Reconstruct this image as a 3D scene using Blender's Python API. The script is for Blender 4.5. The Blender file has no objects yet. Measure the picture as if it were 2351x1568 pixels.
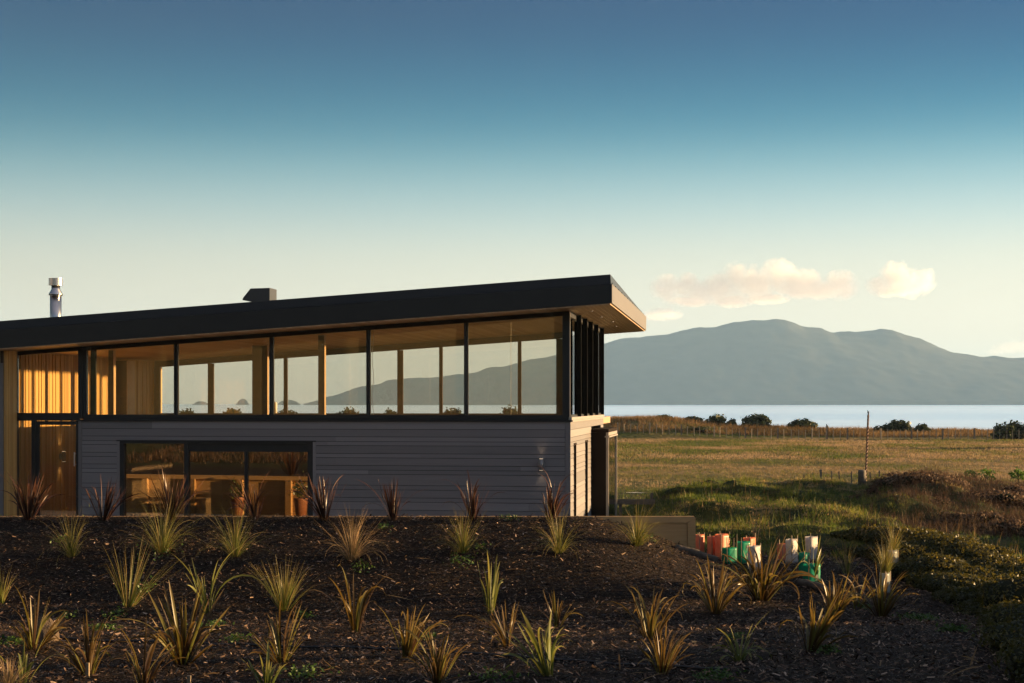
import bpy, bmesh, math, random
import numpy as np
from mathutils import Vector, Matrix
R = math.radians
rng = np.random.default_rng(7)
random.seed(7)
SC = bpy.context.scene
COL = SC.collection

# ------------------------------------------------------------------ camera, sky, sun, exposure
F = 3581.0; CX = 1175.5; HY = 925.0; CZ = 2.8          # measured on the photograph at 2351 px width
cam = bpy.data.cameras.new('camera'); camo = bpy.data.objects.new('camera', cam); COL.objects.link(camo)
camo.location = (0, 0, CZ); camo.rotation_euler = (R(90), 0, 0)
cam.sensor_width = 36; cam.lens = F / 2351 * 36; cam.shift_y = 141 / 2351
cam.clip_start = 0.1; cam.clip_end = 60000
SC.camera = camo
TH = math.atan(515 / F)                                # the house is turned 8 degrees
ALPHA, SUN_EL = R(16), R(5.0)
SAZ = ALPHA - TH                                       # sun azimuth from +X towards +Y
sun_dir = Vector((math.cos(SUN_EL) * math.cos(SAZ), math.cos(SUN_EL) * math.sin(SAZ), math.sin(SUN_EL)))
sl = bpy.data.lights.new('sun', 'SUN'); slo = bpy.data.objects.new('sun', sl); COL.objects.link(slo)
sl.energy = 4.5; sl.angle = R(0.5); sl.color = (1.0, 0.64, 0.30)
slo.rotation_euler = sun_dir.to_track_quat('Z', 'Y').to_euler()
W = bpy.data.worlds.new('World'); SC.world = W; W.use_nodes = True
nt = W.node_tree; N = nt.nodes; L = nt.links
bg = N['Background']; bg.inputs['Strength'].default_value = 0.1
sky = N.new('ShaderNodeTexSky'); sky.sky_type = 'NISHITA'; sky.sun_disc = False
sky.sun_elevation = SUN_EL; sky.sun_rotation = math.pi / 2 - SAZ
tc = N.new('ShaderNodeTexCoord'); sp = N.new('ShaderNodeSeparateXYZ'); L.new(tc.outputs['Generated'], sp.inputs[0])
ramp = N.new('ShaderNodeValToRGB'); L.new(sp.outputs['Z'], ramp.inputs[0])
def s2l(c): return tuple(((x / 255) / 12.92 if x / 255 < .04045 else ((x / 255 + .055) / 1.055) ** 2.4) for x in c)
stops = [(0.0, (247, 234, 206)), (.035, (245, 236, 210)), (.063, (240, 233, 208)), (.092, (225, 226, 206)), (.118, (188, 210, 206)),
         (.146, (130, 178, 188)), (.172, (62, 137, 163)), (.2, (26, 108, 145)), (.228, (4, 86, 130)), (.262, (0, 68, 116)), (.5, (92, 108, 128)), (1.0, (96, 108, 126))]
ramp.color_ramp.interpolation = 'B_SPLINE'; el = ramp.color_ramp.elements
for i, (p, c) in enumerate(stops):
    e = el[i] if i < 2 else el.new(p)
    e.position = p; e.color = (*s2l(c), 1)
def mth(op, a, b=None, clamp=False):
    n = N.new('ShaderNodeMath'); n.operation = op; n.use_clamp = clamp
    for i, v in enumerate((a, b)):
        if v is None: continue
        if isinstance(v, (int, float)): n.inputs[i].default_value = v
        else: L.new(v, n.inputs[i])
    return n.outputs[0]
# brighter towards the sun (right), raised behind the viewer to fill the shaded front
side = mth('ADD', mth('MULTIPLY', sp.outputs['X'], 0.55), 1.0)
back = mth('ADD', mth('MULTIPLY', mth('ADD', mth('MULTIPLY', sp.outputs['Y'], 0.8), 0.5, True), -1.0), 2.0)
SKY_GAIN = 10 / 4.29
gain = mth('MULTIPLY', mth('MULTIPLY', side, back), SKY_GAIN)
vs = N.new('ShaderNodeVectorMath'); vs.operation = 'SCALE'; L.new(ramp.outputs[0], vs.inputs[0]); L.new(gain, vs.inputs['Scale'])
mx = N.new('ShaderNodeMix'); mx.data_type = 'RGBA'; mx.inputs['Factor'].default_value = 0.012
tn = N.new('ShaderNodeMix'); tn.data_type = 'RGBA'; L.new(back, tn.inputs['Factor']); tn.inputs['A'].default_value = (1.5, 1.03, .88, 1); tn.inputs['B'].default_value = (1, 1, 1, 1)
bm_ = mth('SUBTRACT', 2.0, back, True); L.new(bm_, tn.inputs['Factor'])
ml = N.new('ShaderNodeMix'); ml.data_type = 'RGBA'; ml.blend_type = 'MULTIPLY'; ml.inputs['Factor'].default_value = 1; L.new(vs.outputs[0], ml.inputs['A']); L.new(tn.outputs['Result'], ml.inputs['B'])
L.new(ml.outputs['Result'], mx.inputs['A']); L.new(sky.outputs[0], mx.inputs['B']); L.new(mx.outputs['Result'], bg.inputs['Color'])
SC.view_settings.view_transform = 'Standard'; SC.view_settings.look = 'None'; SC.view_settings.gamma = 1
SC.view_settings.use_curve_mapping = False
SC.view_settings.exposure = 2.1
SC.render.engine = 'CYCLES'
SC.cycles.max_bounces = 8; SC.cycles.transparent_max_bounces = 16; SC.cycles.volume_bounces = 2
SC.cycles.caustics_reflective = False; SC.cycles.caustics_refractive = False
SC.cycles.use_denoising = True

# ------------------------------------------------------------------ helpers
def PX(x, Y): return (x - CX) * Y / F
def PZ(y, Y): return CZ - (y - HY) * Y / F
CORX, CORY = PX(1307, 36.0), 36.0
cT, sT = math.cos(TH), math.sin(TH)
def hp(u, v): return CORX + u * cT + v * sT, CORY - u * sT + v * cT
def hu(px, v):
    """u on the house plane at depth v under pixel column px"""
    k = (px - CX) / F
    return (k * (CORY + v * cT) - CORX - v * sT) / (cT + k * sT)
def hv(px, u):
    k = (px - CX) / F
    return (k * (CORY - u * sT) - CORX - u * cT) / (sT - k * cT)
def hz(py, u, v): return PZ(py, hp(u, v)[1])

def tag(o, label, cat, group=None, kind=None):
    if label: o['label'] = label
    if cat: o['category'] = cat
    if group: o['group'] = group
    if kind: o['kind'] = kind
    return o
def empty(name, loc, rz=0, label=None, cat=None, group=None):
    o = bpy.data.objects.new(name, None); COL.objects.link(o); o.location = loc; o.rotation_euler = (0, 0, rz)
    o.empty_display_size = .2
    return tag(o, label, cat, group)
def link(name, me, mat, parent=None, smooth=False):
    o = bpy.data.objects.new(name, me); COL.objects.link(o)
    if mat is not None: me.materials.append(mat)
    if parent is not None: o.parent = parent
    if smooth: me.polygons.foreach_set('use_smooth', np.ones(len(me.polygons), bool))
    return o
def np_mesh(name, V, Fq, mat, parent=None, smooth=False, attrs=None):
    """V (n,3); Fq (m,3|4) int array"""
    V = np.asarray(V, np.float32).reshape(-1, 3); Fq = np.asarray(Fq, np.int32)
    k = Fq.shape[1]; m = len(Fq)
    me = bpy.data.meshes.new(name)
    me.vertices.add(len(V)); me.vertices.foreach_set('co', V.ravel())
    me.loops.add(m * k); me.loops.foreach_set('vertex_index', Fq.ravel())
    me.polygons.add(m); me.polygons.foreach_set('loop_start', np.arange(0, m * k, k, dtype=np.int32))
    me.polygons.foreach_set('loop_total', np.full(m, k, np.int32))
    me.update(calc_edges=True)
    for a, vals in (attrs or {}).items():
        at = me.attributes.new(a, 'FLOAT', 'POINT'); at.data.foreach_set('value', np.asarray(vals, np.float32).ravel())
    return link(name, me, mat, parent, smooth)
class MB:
    def __init__(s): s.v = []; s.f = []
    def hexa(s, p):   # 8 points, bottom ring then top ring
        b = len(s.v); s.v += [tuple(q) for q in p]
        s.f += [(b, b + 3, b + 2, b + 1), (b + 4, b + 5, b + 6, b + 7)] + [(b + i, b + (i + 1) % 4, b + 4 + (i + 1) % 4, b + 4 + i) for i in range(4)]
        return s
    def box(s, x0, x1, y0, y1, z0, z1):
        return s.hexa([(x0, y0, z0), (x1, y0, z0), (x1, y1, z0), (x0, y1, z0), (x0, y0, z1), (x1, y0, z1), (x1, y1, z1), (x0, y1, z1)])
    def wedge(s, x0, x1, y0, y1, b0, b1, t0, t1):  # bottom and top slope along x
        return s.hexa([(x0, y0, b0), (x1, y0, b1), (x1, y1, b1), (x0, y1, b0), (x0, y0, t0), (x1, y0, t1), (x1, y1, t1), (x0, y1, t0)])
    def lathe(s, prof, c=(0, 0, 0), n=24, cap=True):
        b = len(s.v)
        for r, z in prof:
            for i in range(n):
                a = 2 * math.pi * i / n; s.v.append((c[0] + r * math.cos(a), c[1] + r * math.sin(a), c[2] + z))
        for k in range(len(prof) - 1):
            for i in range(n):
                j = (i + 1) % n; s.f.append((b + k * n + i, b + k * n + j, b + (k + 1) * n + j, b + (k + 1) * n + i))
        if cap:
            s.f.append(tuple(b + i for i in reversed(range(n)))); s.f.append(tuple(b + (len(prof) - 1) * n + i for i in range(n)))
        return s
    def tube(s, pts, rad, n=8):
        b = len(s.v); P = [Vector(p) for p in pts]
        rads = rad if isinstance(rad, (list, tuple)) else [rad] * len(P)
        for k, p in enumerate(P):
            d = (P[min(k + 1, len(P) - 1)] - P[max(k - 1, 0)]).normalized()
            a = d.orthogonal().normalized() if k == 0 else (ax - d * ax.dot(d)).normalized()
            ax = a; c = d.cross(a)
            for i in range(n):
                t = 2 * math.pi * i / n; s.v.append(tuple(p + (a * math.cos(t) + c * math.sin(t)) * rads[k]))
        for k in range(len(P) - 1):
            for i in range(n):
                j = (i + 1) % n; s.f.append((b + k * n + i, b + k * n + j, b + (k + 1) * n + j, b + (k + 1) * n + i))
        s.f.append(tuple(b + i for i in reversed(range(n)))); s.f.append(tuple(b + (len(P) - 1) * n + i for i in range(n)))
        return s
    def build(s, name, mat, parent=None, smooth=False, bevel=0):
        me = bpy.data.meshes.new(name); me.from_pydata(s.v, [], s.f); me.update()
        o = link(name, me, mat, parent, smooth)
        if bevel:
            m = o.modifiers.new('bevel', 'BEVEL'); m.width = bevel; m.segments = 2; m.limit_method = 'ANGLE'
        return o

# numpy value noise
_P = rng.random((256, 256))
def vnoise(x, y):
    x = np.asarray(x, float); y = np.asarray(y, float)
    xi = np.floor(x).astype(int); yi = np.floor(y).astype(int); fx = x - xi; fy = y - yi
    fx = fx * fx * (3 - 2 * fx); fy = fy * fy * (3 - 2 * fy)
    g = lambda a, b: _P[a & 255, b & 255]
    return (g(xi, yi) * (1 - fx) + g(xi + 1, yi) * fx) * (1 - fy) + (g(xi, yi + 1) * (1 - fx) + g(xi + 1, yi + 1) * fx) * fy
def fbm(x, y, o=4):
    s = 0; a = .5
    for k in range(o): s = s + a * vnoise(x * 2 ** k + 17.3 * k, y * 2 ** k + 9.1 * k); a *= .5
    return s
def sstep(a, b, x):
    t = np.clip((np.asarray(x, float) - a) / (b - a), 0, 1); return t * t * (3 - 2 * t)

# ------------------------------------------------------------------ materials
def new_mat(name):
    m = bpy.data.materials.new(name); m.use_nodes = True
    nt = m.node_tree; return m, nt.nodes, nt.links, nt.nodes['Principled BSDF']
def mat(name, c1, c2=None, scale=5, rough=.6, metal=0, bump=0, bscale=None, stretch=(1, 1, 1), spec=.5, detail=6):
    m, n, l, b = new_mat(name)
    b.inputs['Roughness'].default_value = rough; b.inputs['Metallic'].default_value = metal
    b.inputs['Specular IOR Level'].default_value = spec
    if c2 is None and not bump:
        b.inputs['Base Color'].default_value = (*c1, 1); return m
    c2 = c2 or c1
    t = n.new('ShaderNodeTexCoord'); mp = n.new('ShaderNodeMapping'); mp.inputs['Scale'].default_value = stretch
    l.new(t.outputs['Object'], mp.inputs[0])
    nz = n.new('ShaderNodeTexNoise'); nz.inputs['Scale'].default_value = scale; nz.inputs['Detail'].default_value = detail
    l.new(mp.outputs[0], nz.inputs['Vector'])
    r = n.new('ShaderNodeValToRGB'); r.color_ramp.elements[0].position = .3; r.color_ramp.elements[1].position = .7
    r.color_ramp.elements[0].color = (*c1, 1); r.color_ramp.elements[1].color = (*c2, 1)
    l.new(nz.outputs['Fac'], r.inputs[0]); l.new(r.outputs[0], b.inputs['Base Color'])
    if bump:
        n2 = n.new('ShaderNodeTexNoise'); n2.inputs['Scale'].default_value = bscale or scale; n2.inputs['Detail'].default_value = 8
        l.new(mp.outputs[0], n2.inputs['Vector'])
        bp = n.new('ShaderNodeBump'); bp.inputs['Strength'].default_value = bump; bp.inputs['Distance'].default_value = .02
        l.new(n2.outputs['Fac'], bp.inputs['Height']); l.new(bp.outputs[0], b.inputs['Normal'])
    return m
def leaf_mat(name, cols, tipcol=None, trans=.4, rough=.4, spec=.5, gold=0):
    """cols: list of (pos, rgb) over the per-blade 'rnd' attribute; tips drift towards tipcol along 't'"""
    m, n, l, b = new_mat(name)
    a = n.new('ShaderNodeAttribute'); a.attribute_name = 'rnd'
    r = n.new('ShaderNodeValToRGB'); e = r.color_ramp.elements
    for i, (p, c) in enumerate(cols):
        q = e[i] if i < 2 else e.new(p); q.position = p; q.color = (*c, 1)
    l.new(a.outputs['Fac'], r.inputs[0]); out = r.outputs[0]
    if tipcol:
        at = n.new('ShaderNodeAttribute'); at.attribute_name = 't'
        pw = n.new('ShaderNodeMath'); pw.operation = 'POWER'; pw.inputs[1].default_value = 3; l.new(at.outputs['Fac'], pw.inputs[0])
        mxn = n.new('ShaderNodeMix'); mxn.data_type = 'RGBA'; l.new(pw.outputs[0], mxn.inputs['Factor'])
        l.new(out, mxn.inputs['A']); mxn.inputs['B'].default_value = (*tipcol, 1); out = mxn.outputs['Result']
    l.new(out, b.inputs['Base Color']); b.inputs['Roughness'].default_value = rough; b.inputs['Specular IOR Level'].default_value = spec
    tr = n.new('ShaderNodeBsdfTranslucent')
    if gold:
        gm = n.new('ShaderNodeMix'); gm.data_type = 'RGBA'; gm.inputs['Factor'].default_value = gold; l.new(out, gm.inputs['A']); gm.inputs['B'].default_value = (.55, .36, .05, 1); l.new(gm.outputs['Result'], tr.inputs['Color'])
    else: l.new(out, tr.inputs['Color'])
    ms = n.new('ShaderNodeMixShader'); ms.inputs[0].default_value = trans
    l.new(b.outputs[0], ms.inputs[1]); l.new(tr.outputs[0], ms.inputs[2]); l.new(ms.outputs[0], n['Material Output'].inputs['Surface'])
    return m
def glass_mat(name, tint, base, power=1.0, gl_tint=(1, 1, 1), dust=0):
    """single sheet of glazing: see-through, with a Fresnel-like reflection on top"""
    m, n, l, b = new_mat(name); n.remove(b)
    tr = n.new('ShaderNodeBsdfTransparent'); tr.inputs[0].default_value = (*tint, 1)
    g = n.new('ShaderNodeBsdfGlossy'); g.inputs['Roughness'].default_value = .0; g.inputs['Color'].default_value = (*gl_tint, 1)
    lw = n.new('ShaderNodeLayerWeight'); lw.inputs[0].default_value = .18
    mr = n.new('ShaderNodeMapRange'); mr.inputs['To Min'].default_value = base; mr.inputs['To Max'].default_value = power
    l.new(lw.outputs['Fresnel'], mr.inputs['Value'])
    ms = n.new('ShaderNodeMixShader'); l.new(mr.outputs[0], ms.inputs[0]); l.new(tr.outputs[0], ms.inputs[1]); l.new(g.outputs[0], ms.inputs[2])
    if dust:   # dust film glows when the sun comes through from behind
        du = n.new('ShaderNodeBsdfTranslucent'); du.inputs[0].default_value = (.95, .85, .62, 1)
        m2 = n.new('ShaderNodeMixShader'); m2.inputs[0].default_value = dust; l.new(ms.outputs[0], m2.inputs[1]); l.new(du.outputs[0], m2.inputs[2]); ms = m2
    l.new(ms.outputs[0], n['Material Output'].inputs['Surface']); return m
def sheet_mat(name, col, alpha, trans, rough=.4):
    m, n, l, b = new_mat(name)
    nz = n.new('ShaderNodeTexNoise'); nz.inputs['Scale'].default_value = 9; nz.inputs['Detail'].default_value = 5
    r = n.new('ShaderNodeValToRGB'); r.color_ramp.elements[0].position = .3; r.color_ramp.elements[1].position = .75
    r.color_ramp.elements[0].color = (*[c * .75 for c in col], 1); r.color_ramp.elements[1].color = (*col, 1)
    t = n.new('ShaderNodeTexCoord'); l.new(t.outputs['Object'], nz.inputs['Vector']); l.new(nz.outputs['Fac'], r.inputs[0])
    l.new(r.outputs[0], b.inputs['Base Color']); b.inputs['Roughness'].default_value = rough
    tl = n.new('ShaderNodeBsdfTranslucent'); l.new(r.outputs[0], tl.inputs['Color'])
    ms = n.new('ShaderNodeMixShader'); ms.inputs[0].default_value = trans; l.new(b.outputs[0], ms.inputs[1]); l.new(tl.outputs[0], ms.inputs[2])
    tp = n.new('ShaderNodeBsdfTransparent'); tp.inputs[0].default_value = (*[.4 + .6 * c for c in col], 1)
    m2 = n.new('ShaderNodeMixShader'); m2.inputs[0].default_value = alpha; l.new(tp.outputs[0], m2.inputs[1]); l.new(ms.outputs[0], m2.inputs[2])
    l.new(m2.outputs[0], n['Material Output'].inputs['Surface']); return m
def board_mat(name, cols, scale=(1, 1, 1), rough=.6, spec=.4, bump=.15):
    """painted or oiled boards: a random tone per loose board (attribute rnd) with grain along the board"""
    m, n, l, b = new_mat(name)
    a = n.new('ShaderNodeAttribute'); a.attribute_name = 'rnd'
    r = n.new('ShaderNodeValToRGB'); e = r.color_ramp.elements
    for i, c in enumerate(cols):
        q = e[i] if i < 2 else e.new(i / (len(cols) - 1)); q.position = i / (len(cols) - 1); q.color = (*c, 1)
    t = n.new('ShaderNodeTexCoord'); mp = n.new('ShaderNodeMapping'); mp.inputs['Scale'].default_value = scale; l.new(t.outputs['Object'], mp.inputs[0])
    nz = n.new('ShaderNodeTexNoise'); nz.inputs['Scale'].default_value = 1; nz.inputs['Detail'].default_value = 8; l.new(mp.outputs[0], nz.inputs['Vector'])
    ad = n.new('ShaderNodeMath'); ad.operation = 'MULTIPLY_ADD'; ad.inputs[1].default_value = .9; ad.inputs[2].default_value = -.45; l.new(nz.outputs['Fac'], ad.inputs[0])
    a2 = n.new('ShaderNodeMath'); a2.operation = 'ADD'; a2.use_clamp = True; l.new(ad.outputs[0], a2.inputs[0]); l.new(a.outputs['Fac'], a2.inputs[1])
    l.new(a2.outputs[0], r.inputs[0]); l.new(r.outputs[0], b.inputs['Base Color'])
    b.inputs['Roughness'].default_value = rough; b.inputs['Specular IOR Level'].default_value = spec
    bp = n.new('ShaderNodeBump'); bp.inputs['Strength'].default_value = bump; bp.inputs['Distance'].default_value = .004
    l.new(nz.outputs['Fac'], bp.inputs['Height']); l.new(bp.outputs[0], b.inputs['Normal'])
    return m
def build_boards(mb, name, m, parent, per=8):
    o = mb.build(name, m, parent); me = o.data
    k = len(me.vertices) // per; at = me.attributes.new('rnd', 'FLOAT', 'POINT')
    at.data.foreach_set('value', np.repeat(rng.random(k), per).astype(np.float32))
    return o

M = {}
M['black'] = mat('black_aluminium', (.012, .013, .014), (.018, .018, .019), 3, .45, spec=.4)
M['fascia'] = mat('dark_fascia_steel', (.017, .018, .019), (.022, .023, .024), 1.5, .36, bump=.04, bscale=2, spec=.3)
M['fascia_lit'] = mat('sunlit_fascia_tone', (.135, .115, .09), (.15, .128, .10), 1.5, .4)  # fascia colour lightened, the sun on its end is put into the tone
M['fin'] = mat('dark_fin_aluminium', (.006, .006, .006), (.009, .009, .009), 3, .8, spec=.06)
M['roof'] = mat('roof_steel', (.03, .032, .035), (.04, .042, .045), 2, .4)
M['bay'] = mat('brown_steel', (.018, .013, .010), (.023, .016, .012), 2, .8, spec=.06)
M['sillmetal'] = mat('sill_flashing', (.34, .31, .27), (.42, .38, .33), 6, .35, metal=.3)
M['clad'] = board_mat('grey_stained_boards', [(.145, .138, .14), (.185, .175, .178), (.22, .208, .21)], (.8, .8, 40), .55, .5)
M['cladend'] = M['clad']
M['soffit'] = board_mat('soffit_timber', [(.44, .29, .16), (.54, .37, .22), (.62, .45, .28)], (1.2, 30, 30), .45, .4)
M['wood'] = board_mat('vertical_timber', [(.40, .235, .075), (.54, .335, .115), (.64, .42, .16)], (30, 30, 1.2), .5, .4)
M['floor'] = mat('timber_floor', (.42, .27, .15), (.52, .35, .20), 2, .4, stretch=(1, 12, 1))
M['interior'] = mat('plaster_interior', (.30, .26, .22), (.34, .29, .25), 2, .8)
M['darkcol'] = mat('dark_column_panel', (.035, .025, .016), (.06, .042, .026), 14, .6, bump=.2)
M['litjamb'] = mat('pale_timber_jamb', (.5, .36, .22), (.6, .44, .28), 5, .5)
M['steel'] = mat('stainless_steel', (.55, .55, .54), (.62, .62, .6), 8, .28, metal=1)
M['greymetal'] = mat('grey_lamp_metal', (.22, .22, .22), (.26, .26, .26), 8, .4, metal=.4)
M['glass_up'] = glass_mat('clear_glass', (.97, .95, .90), .10, 1.0, dust=.045)
M['glass_back'] = glass_mat('back_glass', (.97, .965, .94), .03, 1.0)
M['glass_low'] = glass_mat('tinted_low_glass', (.55, .5, .42), .36, 1.0, (1, .93, .8))
M['glass_end'] = glass_mat('end_glass', (.9, .88, .8), .12, 1.0)
M['sleeper'] = board_mat('treated_pine', [(.30, .175, .075), (.41, .25, .11), (.52, .33, .155)], (1.5, 30, 30), .8, .1, .4)
M['greywood'] = mat('weathered_grey_timber', (.09, .078, .062), (.17, .15, .12), 6, .8, bump=.5, stretch=(1, 1, 6))
M['fencewood'] = mat('fence_timber', (.22, .185, .13), (.36, .30, .21), 6, .8, bump=.3)
M['log'] = mat('bark_log', (.05, .04, .03), (.12, .095, .07), 7, .9, bump=1, bscale=12)
M['terracotta'] = mat('terracotta', (.17, .065, .03), (.23, .09, .04), 6, .6)
M['paving'] = mat('courtyard_concrete', (.24, .22, .20), (.32, .30, .27), 1.5, .8, bump=.2, bscale=20)
M['stake'] = mat('bamboo_stake', (.20, .15, .085), (.28, .21, .13), 9, .6)
M['orange'] = sheet_mat('orange_corflute', (.92, .42, .23), .96, .5)
M['green'] = sheet_mat('green_film', (.02, .50, .30), .85, .55, .3)
M['white'] = sheet_mat('white_sack', (.82, .78, .74), .95, .5, .5)
M['clear'] = sheet_mat('cloudy_film', (.62, .66, .62), .66, .5, .25)
M['print'] = mat('black_print', (.01, .02, .02), rough=.6)
M['bird'] = mat('dark_feathers', (.012, .012, .014), (.03, .028, .028), 30, .6)
M['rust'] = mat('rusty_steel', (.10, .05, .035), (.20, .12, .09), 20, .7, bump=.3)
M['hose'] = mat('black_irrigation_pipe', (.008, .008, .008), rough=.45)
M['net'] = mat('coir_netting', (.06, .042, .026), (.13, .09, .055), 40, .9, bump=1, bscale=60)
M['yellow'] = mat('yellow_cushion', (.62, .38, .06), (.7, .44, .09), 10, .7)
M['whitestuff'] = mat('white_plaster', (.7, .68, .64), rough=.6)

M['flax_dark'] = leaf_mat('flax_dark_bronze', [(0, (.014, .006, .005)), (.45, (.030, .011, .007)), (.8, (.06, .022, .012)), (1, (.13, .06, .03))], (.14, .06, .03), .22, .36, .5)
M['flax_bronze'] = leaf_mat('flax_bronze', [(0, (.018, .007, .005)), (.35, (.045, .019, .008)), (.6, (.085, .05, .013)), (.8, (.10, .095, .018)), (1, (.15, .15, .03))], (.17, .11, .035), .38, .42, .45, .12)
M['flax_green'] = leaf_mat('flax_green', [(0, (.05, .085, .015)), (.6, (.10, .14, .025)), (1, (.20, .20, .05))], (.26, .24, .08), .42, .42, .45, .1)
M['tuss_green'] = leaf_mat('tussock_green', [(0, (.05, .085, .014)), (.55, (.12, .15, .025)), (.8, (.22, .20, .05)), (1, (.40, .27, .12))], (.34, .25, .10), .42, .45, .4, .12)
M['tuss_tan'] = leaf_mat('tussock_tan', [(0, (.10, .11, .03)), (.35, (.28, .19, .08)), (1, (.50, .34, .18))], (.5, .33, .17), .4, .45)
M['grass'] = leaf_mat('green_grass', [(0, (.055, .10, .014)), (.5, (.15, .19, .028)), (.72, (.28, .26, .05)), (.85, (.38, .27, .10)), (1, (.52, .37, .18))], None, .4, .5, .3)
M['drygrass'] = leaf_mat('dry_grass', [(0, (.10, .065, .025)), (.5, (.22, .135, .055)), (1, (.36, .24, .11))], None, .4, .6, .2)
M['fieldgrass'] = leaf_mat('field_grass', [(0, (.07, .11, .02)), (.4, (.16, .165, .04)), (.6, (.25, .185, .09)), (1, (.40, .285, .165))], None, .4, .6, .2)
M['deadbrush'] = leaf_mat('dead_brush', [(0, (.055, .033, .021)), (.6, (.12, .075, .046)), (1, (.27, .18, .11))], None, .25, .7, .2)
M['leaf_dark'] = leaf_mat('coastal_shrub_leaf', [(0, (.018, .03, .008)), (.6, (.04, .055, .012)), (1, (.09, .10, .02))], None, .3, .45)
M['leaf_hedge'] = leaf_mat('hedge_leaf', [(0, (.018, .026, .006)), (.5, (.045, .052, .010)), (.85, (.10, .09, .015)), (1, (.26, .19, .03))], None, .42, .45, .4, .12)
M['leaf_bright'] = leaf_mat('bright_shrub_leaf', [(0, (.05, .12, .015)), (1, (.14, .24, .03))], None, .35, .5)
M['weed'] = leaf_mat('weed_leaf', [(0, (.03, .075, .012)), (1, (.09, .16, .025))], None, .35, .5)
M['chips'] = leaf_mat('bark_chips', [(0, (.010, .006, .004)), (.45, (.042, .024, .014)), (.75, (.11, .063, .037)), (.93, (.25, .16, .10)), (1, (.42, .31, .23))], None, .0, .6, .3)
M['twig'] = mat('twig_bark', (.06, .045, .03), (.10, .075, .05), 12, .9)
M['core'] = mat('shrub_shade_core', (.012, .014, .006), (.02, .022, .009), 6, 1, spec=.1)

# ------------------------------------------------------------------ terrain
BY = [-70, -30, -14, -8, -2, 2, 6, 12, 16.7, 20, 23, 24.3, 26.5, 28, 29.0, 29.3]
BZ = [16, 9, 4.2, 2.3, 1.2, .9, .55, .12, -.03, -.22, -.42, -.32, .20, .52, .66, .66]
RZ = [16, 9, 4.2, 2.3, 1.2, .9, .55, .12, -.03, -.17, -.38, -.42, -.36, -.30, -.24, -.22]
ZP = [1300, 1390, 1430, 1470, 1520, 1560, 1600, 1700, 1850, 1970, 2050, 2130, 2200, 2300, 2351, 2500, 2900]
ZC = [-.8, -.8, -.66, -.42, -.12, .06, .15, .24, .27, .07, .34, .42, .34, .2, .14, .05, -.1]
DP = [-400, 400, 1000, 1400, 1450, 1500, 1560, 1600, 1650, 1700, 1800, 1900, 2000, 2200, 2351, 3000]
DYP = [972, 972, 970, 967, 964, 962, 966, 972, 977, 983, 985, 990, 992, 993, 995, 995]
WALLY = 29.3
def ground(X, Y):
    X = np.asarray(X, float); Y = np.asarray(Y, float)
    a = X / np.maximum(Y, 4) * F + CX
    c = 1 - sstep(1.2, 4.6, X)
    zb = np.interp(Y, BY, BZ); zr = np.interp(Y, BY, RZ)
    near = zr + (zb - zr) * c
    near = near + .10 * (fbm(X * .55, Y * .55, 4) - .47) * sstep(29.2, 27, Y) + .05 * (fbm(X * 1.7 + 5, Y * 1.7, 3) - .45)
    near = near - .35 * sstep(6.5, 11, X) * sstep(28, 20, Y) * sstep(5, 12, Y)
    # grassy mound beyond the bank, falling to the field
    zc = np.interp(a, ZP, ZC)
    k = sstep(31.0, 47.5, Y) ** .8
    foot = np.where(a < 1450, -.55, -.24)
    mound = foot + (zc - foot) * k + 1.0 * (fbm(X * .6 + 3, Y * .5, 4) - .47) * sstep(30, 34, Y) * sstep(1440, 1600, a)
    fieldz = -1.2 + .18 * (fbm(X * .06, Y * .06, 4) - .47) + .05 * (fbm(X * .5, Y * .3, 3) - .45)
    mound = mound + (fieldz - mound) * sstep(48.5, 62, Y)
    yard = -.5
    inyard = (X < 3.45) & (Y > WALLY + .05) & (Y < 55)
    far = np.where(inyard, np.minimum(mound, yard), mound)
    z = np.where(Y < WALLY + .05, near, far)
    # dunes
    zd = CZ - (np.interp(a, DP, DYP) - HY) * 188 / F
    dn = zd + .7 * (fbm(X * .09, Y * .12, 4) - .47)
    z = z + (dn - z) * sstep(170, 186, Y)
    z = z + (-6 - z) * sstep(193, 225, Y)
    return z
def gz(x, y): return float(ground(x, y))
def gat(px, py, ymin=9.0, ymax=70.0, dflt=28.9):
    """ground point seen at this spot of the photograph"""
    Y = np.arange(ymin, ymax, .02); zr = CZ - (py - HY) * Y / F; zt = ground(PX(px, Y), Y)
    hit = np.nonzero(zr <= zt)[0]
    y = float(Y[hit[0]]) if len(hit) else dflt
    x = PX(px, y); return x, y, gz(x, y)

m, n, l, b = new_mat('mulch_soil_and_turf')
a1 = n.new('ShaderNodeAttribute'); a1.attribute_name = 'mulch'
t = n.new('ShaderNodeTexCoord')
def noise(sc, det=8, stretch=None):
    q = n.new('ShaderNodeTexNoise'); q.inputs['Scale'].default_value = sc; q.inputs['Detail'].default_value = det
    if stretch:
        mp = n.new('ShaderNodeMapping'); mp.inputs['Scale'].default_value = stretch; l.new(t.outputs['Object'], mp.inputs[0]); l.new(mp.outputs[0], q.inputs['Vector'])
    else: l.new(t.outputs['Object'], q.inputs['Vector'])
    return q.outputs['Fac']
def rmp(fac, cols):
    r = n.new('ShaderNodeValToRGB'); e = r.color_ramp.elements
    for i, (p, c) in enumerate(cols):
        q = e[i] if i < 2 else e.new(p); q.position = p; q.color = (*c, 1)
    l.new(fac, r.inputs[0]); return r.outputs[0]
mulchc = rmp(noise(14), [(.3, (.008, .005, .0035)), (.55, (.021, .013, .008)), (.75, (.042, .026, .016))])
turfc = rmp(noise(1.3), [(.35, (.02, .033, .008)), (.55, (.055, .06, .016)), (.7, (.10, .07, .03))])
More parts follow.
